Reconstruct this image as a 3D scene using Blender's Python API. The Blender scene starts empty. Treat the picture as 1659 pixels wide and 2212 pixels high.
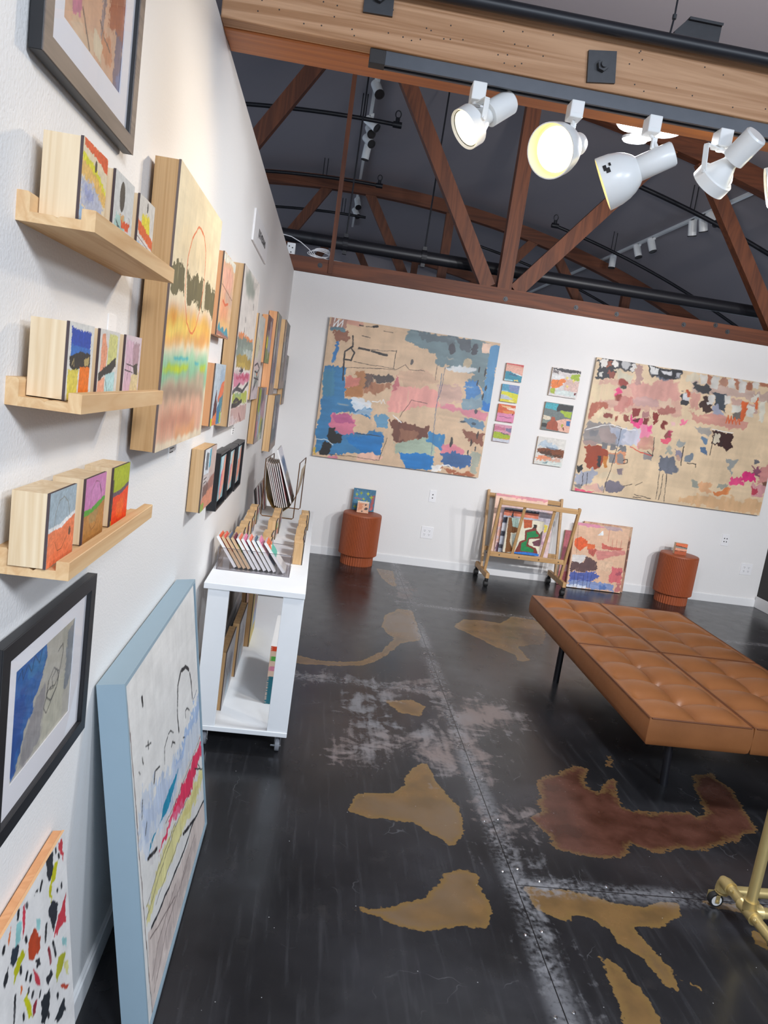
import bpy, bmesh, math, random
import numpy as np
from mathutils import Vector, Matrix, Euler
random.seed(7)
SC = bpy.context.scene
COL = SC.collection
D = 6.977          # back wall
ZT = 2.589         # top of the partition walls
PI = math.pi

# ------------------------------------------------------------------ helpers
def lin(c):
    c = np.asarray(c, float)
    return np.where(c <= 0.04045, c / 12.92, ((c + 0.055) / 1.055) ** 2.4)
def hexl(h):
    return tuple(lin([int(h[i:i + 2], 16) / 255 for i in (0, 2, 4)]))

def new_mat(name):
    m = bpy.data.materials.new(name); m.use_nodes = True
    nt = m.node_tree; b = nt.nodes['Principled BSDF']
    return m, nt, b
def N(nt, t, **k):
    n = nt.nodes.new(t)
    for a, v in k.items():
        if a.startswith('i_'):
            n.inputs[a[2:].replace('_', ' ')].default_value = v
        else:
            setattr(n, a, v)
    return n
def plain(name, h, rough=.5, metal=0., var=.06, scale=30., bump=0., coat=0., spec=.5):
    m, nt, b = new_mat(name)
    c = hexl(h)
    tc = N(nt, 'ShaderNodeTexCoord'); no = N(nt, 'ShaderNodeTexNoise', i_Scale=scale, i_Detail=5.)
    nt.links.new(tc.outputs['Object'], no.inputs['Vector'])
    mx = N(nt, 'ShaderNodeMix', data_type='RGBA')
    mx.inputs[6].default_value = (*[v * (1 - var) for v in c], 1); mx.inputs[7].default_value = (*[min(1, v * (1 + var)) for v in c], 1)
    nt.links.new(no.outputs['Fac'], mx.inputs[0]); nt.links.new(mx.outputs[2], b.inputs['Base Color'])
    b.inputs['Roughness'].default_value = rough; b.inputs['Metallic'].default_value = metal
    b.inputs['Specular IOR Level'].default_value = spec
    b.inputs['Coat Weight'].default_value = coat
    if bump:
        bp = N(nt, 'ShaderNodeBump', i_Strength=bump, i_Distance=.002)
        nt.links.new(no.outputs['Fac'], bp.inputs['Height']); nt.links.new(bp.outputs[0], b.inputs['Normal'])
    return m
def wood(name, h1, h2, axis='z', scale=14., stretch=.06, rough=.55, coords='Object', knots=0., bump=.1):
    m, nt, b = new_mat(name)
    tc = N(nt, 'ShaderNodeTexCoord'); mp = N(nt, 'ShaderNodeMapping')
    s = [1., 1., 1.]; s['xyz'.index(axis)] = stretch
    mp.inputs['Scale'].default_value = s
    oi = N(nt, 'ShaderNodeObjectInfo')
    ad = N(nt, 'ShaderNodeVectorMath', operation='ADD')
    nt.links.new(tc.outputs[coords], ad.inputs[0])
    ml = N(nt, 'ShaderNodeMath', operation='MULTIPLY'); ml.inputs[1].default_value = 3.7
    nt.links.new(oi.outputs['Random'], ml.inputs[0]); nt.links.new(ml.outputs[0], ad.inputs[1])
    nt.links.new(ad.outputs[0], mp.inputs['Vector'])
    n1 = N(nt, 'ShaderNodeTexNoise', i_Scale=scale, i_Detail=4., i_Distortion=1.2)
    n2 = N(nt, 'ShaderNodeTexNoise', i_Scale=scale * 9, i_Detail=3.)
    for n in (n1, n2): nt.links.new(mp.outputs[0], n.inputs['Vector'])
    rings = N(nt, 'ShaderNodeMath', operation='MULTIPLY'); rings.inputs[1].default_value = 9.
    nt.links.new(n1.outputs['Fac'], rings.inputs[0])
    fr = N(nt, 'ShaderNodeMath', operation='PINGPONG'); fr.inputs[1].default_value = 1.
    nt.links.new(rings.outputs[0], fr.inputs[0])
    ad2 = N(nt, 'ShaderNodeMath', operation='MULTIPLY_ADD'); ad2.inputs[1].default_value = .35; 
    nt.links.new(n2.outputs['Fac'], ad2.inputs[0]); 
    sc = N(nt, 'ShaderNodeMath', operation='MULTIPLY'); sc.inputs[1].default_value = .65
    nt.links.new(fr.outputs[0], sc.inputs[0]); nt.links.new(sc.outputs[0], ad2.inputs[2])
    mx = N(nt, 'ShaderNodeMix', data_type='RGBA')
    mx.inputs[6].default_value = (*hexl(h1), 1); mx.inputs[7].default_value = (*hexl(h2), 1)
    nt.links.new(ad2.outputs[0], mx.inputs[0])
    out = mx.outputs[2]
    if knots:
        vo = N(nt, 'ShaderNodeTexVoronoi', i_Scale=knots); nt.links.new(ad.outputs[0], vo.inputs['Vector'])
        lt = N(nt, 'ShaderNodeMath', operation='LESS_THAN'); lt.inputs[1].default_value = .07
        nt.links.new(vo.outputs['Distance'], lt.inputs[0])
        mk = N(nt, 'ShaderNodeMix', data_type='RGBA'); mk.inputs[7].default_value = (.03, .018, .01, 1)
        nt.links.new(lt.outputs[0], mk.inputs[0]); nt.links.new(out, mk.inputs[6]); out = mk.outputs[2]
    nt.links.new(out, b.inputs['Base Color']); b.inputs['Roughness'].default_value = rough
    if bump:
        bp = N(nt, 'ShaderNodeBump', i_Strength=bump, i_Distance=.002)
        nt.links.new(ad2.outputs[0], bp.inputs['Height']); nt.links.new(bp.outputs[0], b.inputs['Normal'])
    return m
def emis(name, h, strength):
    m, nt, b = new_mat(name)
    b.inputs['Base Color'].default_value = (*hexl(h), 1)
    b.inputs['Emission Color'].default_value = (*hexl(h), 1); b.inputs['Emission Strength'].default_value = strength
    no = N(nt, 'ShaderNodeTexNoise', i_Scale=40.); rr = N(nt, 'ShaderNodeMapRange'); rr.inputs[3].default_value = .3; rr.inputs[4].default_value = .5
    nt.links.new(no.outputs['Fac'], rr.inputs[0]); nt.links.new(rr.outputs[0], b.inputs['Roughness'])
    return m
def glass(name, tint=(1, 1, 1), refl=1.0):
    m = bpy.data.materials.new(name); m.use_nodes = True; nt = m.node_tree; nt.nodes.clear()
    o = N(nt, 'ShaderNodeOutputMaterial'); t = N(nt, 'ShaderNodeBsdfTransparent'); g = N(nt, 'ShaderNodeBsdfGlossy')
    t.inputs[0].default_value = (*tint, 1); g.inputs['Roughness'].default_value = .03
    f = N(nt, 'ShaderNodeFresnel'); f.inputs[0].default_value = 1.45
    ge = N(nt, 'ShaderNodeNewGeometry'); fr = N(nt, 'ShaderNodeMath', operation='SUBTRACT'); fr.inputs[0].default_value = refl
    nt.links.new(ge.outputs['Backfacing'], fr.inputs[1]); fr.use_clamp = False
    mz = N(nt, 'ShaderNodeMath', operation='MAXIMUM'); mz.inputs[1].default_value = 0.; nt.links.new(fr.outputs[0], mz.inputs[0])
    ml = N(nt, 'ShaderNodeMath', operation='MULTIPLY'); nt.links.new(mz.outputs[0], ml.inputs[1])
    mx = N(nt, 'ShaderNodeMixShader'); nt.links.new(f.outputs[0], ml.inputs[0]); nt.links.new(ml.outputs[0], mx.inputs[0])
    nt.links.new(t.outputs[0], mx.inputs[1]); nt.links.new(g.outputs[0], mx.inputs[2]); nt.links.new(mx.outputs[0], o.inputs[0])
    return m

class MB:
    def __init__(s): s.v = []; s.f = []
    def add(s, vs, fs):
        o = len(s.v); s.v += [tuple(map(float, p)) for p in vs]; s.f += [tuple(i + o for i in f) for f in fs]; return s
    def box(s, x0, x1, y0, y1, z0, z1):
        return s.add([(x0, y0, z0), (x1, y0, z0), (x1, y1, z0), (x0, y1, z0), (x0, y0, z1), (x1, y0, z1), (x1, y1, z1), (x0, y1, z1)],
                     [(0, 3, 2, 1), (4, 5, 6, 7), (0, 1, 5, 4), (1, 2, 6, 5), (2, 3, 7, 6), (3, 0, 4, 7)])
    def hexa(s, b, t):       # four bottom and four top corners
        return s.add(list(b) + list(t), [(0, 3, 2, 1), (4, 5, 6, 7), (0, 1, 5, 4), (1, 2, 6, 5), (2, 3, 7, 6), (3, 0, 4, 7)])
    def bar(s, a, b, w, h, up=(0, 0, 1)):
        a = Vector(a); b = Vector(b); d = (b - a).normalized(); up = Vector(up)
        if abs(d.dot(up)) > .98: up = Vector((1, 0, 0))
        r = d.cross(up).normalized(); u = r.cross(d).normalized()
        q = [r * w / 2 * i + u * h / 2 * j for i, j in ((-1, -1), (1, -1), (1, 1), (-1, 1))]
        return s.hexa([a + p for p in q], [b + p for p in q])
    def tube(s, pts, r, n=12, cap=True, closed=False):
        P = [Vector(p) for p in pts]; rr = r if isinstance(r, (list, tuple)) else [r] * len(P)
        vs = []; fs = []; u = None
        m = len(P)
        for i, p in enumerate(P):
            if closed: d = (P[(i + 1) % m] - P[i - 1]).normalized()
            else: d = (P[min(i + 1, m - 1)] - P[max(i - 1, 0)]).normalized()
            if u is None:
                u = d.orthogonal().normalized()
            else:
                u = (u - d * u.dot(d)).normalized()
            w = d.cross(u)
            for k in range(n):
                a = 2 * PI * k / n; vs.append(p + (u * math.cos(a) + w * math.sin(a)) * rr[i])
        for i in range(m if closed else m - 1):
            for k in range(n):
                a = i * n + k; b2 = i * n + (k + 1) % n; j = ((i + 1) % m) * n
                fs.append((a, b2, j + (k + 1) % n, j + k))
        if cap and not closed:
            fs.append(tuple(range(n - 1, -1, -1))); fs.append(tuple((m - 1) * n + k for k in range(n)))
        return s.add(vs, fs)
    def lathe(s, prof, o=(0, 0, 0), ax=(0, 0, 1), n=32, cap=True, rfun=None):
        """prof: list of (distance along axis, radius)"""
        o = Vector(o); ax = Vector(ax).normalized(); u = ax.orthogonal().normalized(); w = ax.cross(u)
        vs = []; fs = []; m = len(prof)
        for i, (t, r) in enumerate(prof):
            for k in range(n):
                a = 2 * PI * k / n; q = r if rfun is None else rfun(i, k, r)
                vs.append(o + ax * t + (u * math.cos(a) + w * math.sin(a)) * q)
        for i in range(m - 1):
            for k in range(n):
                a = i * n + k; b2 = i * n + (k + 1) % n
                fs.append((a, b2, b2 + n, a + n))
        if cap: fs.append(tuple(range(n - 1, -1, -1))); fs.append(tuple((m - 1) * n + k for k in range(n)))
        return s.add(vs, fs)
    def prism(s, poly, fn, d0, d1):
        """poly of 2D points, fn(a,b,d)->xyz"""
        n = len(poly)
        vs = [fn(a, b2, d0) for a, b2 in poly] + [fn(a, b2, d1) for a, b2 in poly]
        fs = [tuple(range(n - 1, -1, -1)), tuple(range(n, 2 * n))] + [(i, (i + 1) % n, n + (i + 1) % n, n + i) for i in range(n)]
        return s.add(vs, fs)

def obj(name, mb, m, parent=None, loc=None, rot=None, local=False, bevel=0., smooth=False, label=None):
    """ONE mesh object; world verts (moved to the origin of its parent) unless local"""
    me = bpy.data.meshes.new(name)
    o = bpy.data.objects.new(name, me); COL.objects.link(o)
    vs = mb.v
    if parent is not None:
        o.parent = parent
        if not local:
            off = ORG.get(parent.name, Vector((0, 0, 0)))
            vs = [(x - off[0], y - off[1], z - off[2]) for x, y, z in vs]
        ORG[o.name] = ORG.get(parent.name, Vector((0, 0, 0)))
    elif local:
        o.location = loc or (0, 0, 0)
        if rot: o.rotation_euler = rot
        ORG[o.name] = Vector((0, 0, 0))
    else:
        a = np.array(vs); c = (a.min(0) + a.max(0)) / 2; c[2] = a[:, 2].min()
        off = Vector(c) if loc is None else Vector(loc)
        vs = [(x - off[0], y - off[1], z - off[2]) for x, y, z in vs]; o.location = off; ORG[o.name] = off
    me.from_pydata(vs, [], mb.f)
    bm = bmesh.new(); bm.from_mesh(me); bmesh.ops.recalc_face_normals(bm, faces=bm.faces); bm.to_mesh(me); bm.free()
    me.materials.append(m)
    if smooth:
        me.polygons.foreach_set('use_smooth', [True] * len(me.polygons))
        try:
            me.set_sharp_from_angle(angle=math.radians(38))
        except Exception: pass
    if bevel:
        b = o.modifiers.new('Bevel', 'BEVEL'); b.width = bevel; b.segments = 2; b.limit_method = 'ANGLE'; b.angle_limit = .7
    if label: o['label'] = label
    return o
ORG = {}
def tag(o, label, cat, group=None):
    o['label'] = label; o['category'] = cat
    if group: o['group'] = group
    return o
def thing(name, label, cat, loc, group=None, rot=None):
    o = bpy.data.objects.new(name, None); COL.objects.link(o); o.empty_display_size = .05
    o.location = loc; ORG[o.name] = Vector(loc)
    if rot: o.rotation_euler = rot; ORG[o.name] = Vector((0, 0, 0))
    return tag(o, label, cat, group)
def struct(name, mb, m, **k):
    o = obj(name, mb, m, loc=(0, 0, 0), **k); o['kind'] = 'structure'; return o

# ------------------------------------------------------------------ hand painted pictures
def vnoise(x, y, seed):
    r = np.random.RandomState(seed); T = r.rand(64, 64)
    xi = np.floor(x).astype(int); yi = np.floor(y).astype(int); fx = x - xi; fy = y - yi
    fx = fx * fx * (3 - 2 * fx); fy = fy * fy * (3 - 2 * fy)
    g = lambda a, b: T[a % 64, b % 64]
    return (g(xi, yi) * (1 - fx) + g(xi + 1, yi) * fx) * (1 - fy) + (g(xi, yi + 1) * (1 - fx) + g(xi + 1, yi + 1) * fx) * fy
def paint(spec, W, H, asp, seed=1):
    """spec text -> (H,W,3) linear colours; u,v in 0..1000, v from the top, asp = height/width"""
    U, V = np.meshgrid(np.linspace(0, 1000, W), np.linspace(0, 1000, H)); Vp = V * asp
    n1 = vnoise(U / 55, Vp / 55, seed) - .5; n2 = vnoise(U / 55, Vp / 55, seed + 1) - .5
    n3 = vnoise(U / 14, Vp / 14, seed + 2) - .5; n4 = vnoise(U / 14, Vp / 14, seed + 3) - .5
    wx = n1 * 1.4 + n3; wy = n2 * 1.4 + n4
    st = {'h': vnoise(U / 120, Vp / 13, seed + 4) * .65 + vnoise(U / 40, Vp / 16, seed + 5) * .35,
          'v': vnoise(U / 13, Vp / 120, seed + 6) * .65 + vnoise(U / 16, Vp / 40, seed + 7) * .35,
          'n': vnoise(U / 24, Vp / 24, seed + 8)}; st['s'] = st['v']
    img = np.zeros((H, W, 3))
    def drag(img):   # dry brush: drag the paint a little along the strokes
        for du, dv in ((10, 2), (2, 9)):
            su = (vnoise(U / (60 if du > dv else 9), Vp / (9 if du > dv else 60), seed + 11) - .5) * du * 1.6
            sv = (vnoise(U / (60 if du > dv else 9), Vp / (9 if du > dv else 60), seed + 12) - .5) * dv * 1.6
            j = np.clip(np.rint((U + su) / 1000 * (W - 1)), 0, W - 1).astype(int); i = np.clip(np.rint((V + sv / asp) / 1000 * (H - 1)), 0, H - 1).astype(int)
            q = img[i, j]; k_ = np.clip((vnoise(U / 70, Vp / 70, seed + 13) - .25) * 3, 0, 1)[..., None]
            img = img * (1 - k_) + q * k_
        return img
    lines_ = spec.strip().split('\n'); dragged = W < 400
    for k, ln in enumerate(lines_):
        if not dragged and ln[0] == 'l': img = drag(img); dragged = True
        hd, _, ps = ln.partition(':'); hs = hd.split(); c = np.array([int(hs[1][i:i + 2], 16) / 255 for i in (0, 2, 4)])
        if hs[0] == 'b':
            a = float(hs[2]) / 100
            img[:] = c * (1 + a * 2 * (st['h'] * .5 + st['v'] * .5 - .5)[..., None] + a * 1.6 * n1[..., None]); continue
        pts = [tuple(map(float, q.split(','))) for q in ps.split()]
        if hs[0] == 'l':
            w = float(hs[2]) / 2; d = np.full((H, W), 1e9); X = U + wx * 4; Y = Vp + wy * 4
            for (x0, y0), (x1, y1) in zip(pts, pts[1:]):
                y0 *= asp; y1 *= asp; dx = x1 - x0; dy = y1 - y0; L = dx * dx + dy * dy + 1e-6
                t = np.clip(((X - x0) * dx + (Y - y0) * dy) / L, 0, 1)
                d = np.minimum(d, np.hypot(X - x0 - t * dx, Y - y0 - t * dy))
            ww = max(w, 500. / W)
            al = np.clip((ww - d) / (500. / W) + .5, 0, 1) * min(1, .35 + .65 * w / ww) * np.clip(.55 + st['n'], 0, 1)
            img = img * (1 - al[..., None]) + c * al[..., None]; continue
        a = float(hs[2]); r = float(hs[3])
        X = U + wx * r * 1.3; Y = V + wy * r * 1.3 / asp
        if hs[0] == 'e':
            (cx, cy), (rx, ry) = pts
            ins = ((X - cx) / max(rx, 1)) ** 2 + ((Y - cy) / max(ry, 1)) ** 2 < 1; sk = 'n'
        else:
            sk = hs[4]; ins = np.zeros((H, W), bool)
            xs, ys = zip(*pts); m = 2.5 * r + 5
            i0 = max(0, int((min(ys) - m / asp) / 1000 * (H - 1))); i1 = min(H, int((max(ys) + m / asp) / 1000 * (H - 1)) + 2)
            j0 = max(0, int((min(xs) - m) / 1000 * (W - 1))); j1 = min(W, int((max(xs) + m) / 1000 * (W - 1)) + 2)
            if i1 <= i0 or j1 <= j0: continue
            x = X[i0:i1, j0:j1]; y = Y[i0:i1, j0:j1]; q = np.zeros(x.shape, bool)
            for (xa, ya), (xb, yb) in zip(pts, pts[1:] + pts[:1]):
                if ya == yb: continue
                q ^= ((ya > y) != (yb > y)) & (x < (xb - xa) * (y - ya) / (yb - ya) + xa)
            ins[i0:i1, j0:j1] = q
        al = ins * a
        if sk == 's':
            kx = max(1, int(r * W / 1000)); ky = max(1, int(r * .8 * H / 1000 / asp))
            for ax, kk in ((1, kx), (0, ky), (1, kx), (0, ky)):
                pad = [(0, 0), (0, 0)]; pad[ax] = (kk + 1, kk); cs = np.cumsum(np.pad(al, pad, mode='edge'), ax)
                al = (np.take(cs, range(2 * kk + 1, cs.shape[ax]), ax) - np.take(cs, range(0, cs.shape[ax] - 2 * kk - 1), ax)) / (2 * kk + 1)
            n = st['v']; al = al * (.8 + .4 * n) if a < 1 else al
        else: n = st[sk]
        if sk not in 'ns': al = al * np.clip(1.25 - np.clip((n - .70) * 4, 0, 1) * (1.35 - a * .6), 0, 1)
        cc = c * (1 + .14 * (n[..., None] - .5) + .10 * n1[..., None])
        img = img * (1 - al[..., None]) + cc * al[..., None]
    return lin(np.clip(img, 0, 1) * .97)
_pm = {}
def paint_mat(rough=.5):
    if rough in _pm: return _pm[rough]
    m, nt, b = new_mat('brushed_paint'); at = N(nt, 'ShaderNodeVertexColor', layer_name='paint')
    tc = N(nt, 'ShaderNodeTexCoord'); no = N(nt, 'ShaderNodeTexNoise', i_Scale=130., i_Detail=4.)
    nt.links.new(tc.outputs['Object'], no.inputs['Vector'])
    hs = N(nt, 'ShaderNodeHueSaturation'); mr = N(nt, 'ShaderNodeMapRange'); mr.inputs[3].default_value = .93; mr.inputs[4].default_value = 1.07
    nt.links.new(no.outputs['Fac'], mr.inputs[0]); nt.links.new(mr.outputs[0], hs.inputs['Value'])
    nt.links.new(at.outputs['Color'], hs.inputs['Color']); nt.links.new(hs.outputs[0], b.inputs['Base Color'])
    b.inputs['Roughness'].default_value = rough
    bp = N(nt, 'ShaderNodeBump', i_Strength=.25, i_Distance=.001); nt.links.new(no.outputs['Fac'], bp.inputs['Height']); nt.links.new(bp.outputs[0], b.inputs['Normal'])
    _pm[rough] = m; return m
def face_mesh(name, key, w, h, y, t, res, edge, parent, z0=0., rough=.5, seed=None):
    """painted slab: front at local y, thickness t, painted grid on the front and dark edges"""
    W, H = res
    img = paint(ART[key], W, H, h / w, seed or (sum(map(ord, key)) % 97 + 3))
    X, Z = np.meshgrid(np.linspace(-w / 2, w / 2, W), np.linspace(z0 + h, z0, H))
    v = np.stack([X, np.full_like(X, y), Z], -1).reshape(-1, 3)
    I = np.arange(W * H).reshape(H, W)
    f = np.stack([I[1:, :-1], I[1:, 1:], I[:-1, 1:], I[:-1, :-1]], -1).reshape(-1, 4)
    o = len(v)
    B = [(-w / 2, y, z0), (w / 2, y, z0), (w / 2, y, z0 + h), (-w / 2, y, z0 + h), (-w / 2, y + t, z0), (w / 2, y + t, z0), (w / 2, y + t, z0 + h), (-w / 2, y + t, z0 + h)]
    v = np.concatenate([v, np.array(B)]); f = f.tolist() + [[o + a for a in q] for q in ((0, 4, 5, 1), (1, 5, 6, 2), (2, 6, 7, 3), (3, 7, 4, 0), (4, 7, 6, 5))]
    me = bpy.data.meshes.new(name); me.from_pydata(v.tolist(), [], f)
    ca = me.color_attributes.new('paint', 'FLOAT_COLOR', 'POINT')
    c = np.ones((len(v), 4), np.float32); c[:W * H, :3] = img.reshape(-1, 3); c[W * H:, :3] = hexl(edge)
    ca.data.foreach_set('color', c.ravel()); me.materials.append(paint_mat(rough))
    ob = bpy.data.objects.new(name, me); COL.objects.link(ob); ob.parent = parent; return ob
def art(name, key, label, w, h, t, loc, rz=0., lean=0., body=None, edge='5a4a42', face_t=.005, res=None, cat='painting', group=None, part='painted_face', rough=.5, ry=0.):
    mb = MB().box(-w / 2 + .0008, w / 2 - .0008, -t + face_t, 0, .0008, h - .0008)
    o = obj(name, mb, body or M['pine'], loc=loc, rot=(-lean, ry, rz), local=True)
    tag(o, label, cat, group)
    if res is None: res = (max(24, int(w * 170)), max(24, int(h * 170)))
    face_mesh(part, key, w, h, -t, face_t, res, edge, o, rough=rough)
    return o
LW = PI / 2     # turn for things that hang on the left wall
def cleat(o, w, h, gap):
    obj('hanging_cleat', MB().box(-w * .3, w * .3, 0, gap, h * .8, h * .8 + .012), M['pine'], o, local=True); return o
def wall_art(name, key, label, t, y0, y1, z0, z1, gap=.012, **k):
    o = art(name, key, label, y1 - y0, z1 - z0, t - gap, (gap, (y0 + y1) / 2, z0), LW, **k)
    return o if name == 'block_painting' else cleat(o, y1 - y0, z1 - z0, gap)
def back_art(name, key, label, t, x0, x1, z0, z1, gap=.008, **k):
    return cleat(art(name, key, label, x1 - x0, z1 - z0, t - gap, ((x0 + x1) / 2, D - gap, z0), 0., **k), x1 - x0, z1 - z0, gap)

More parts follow.
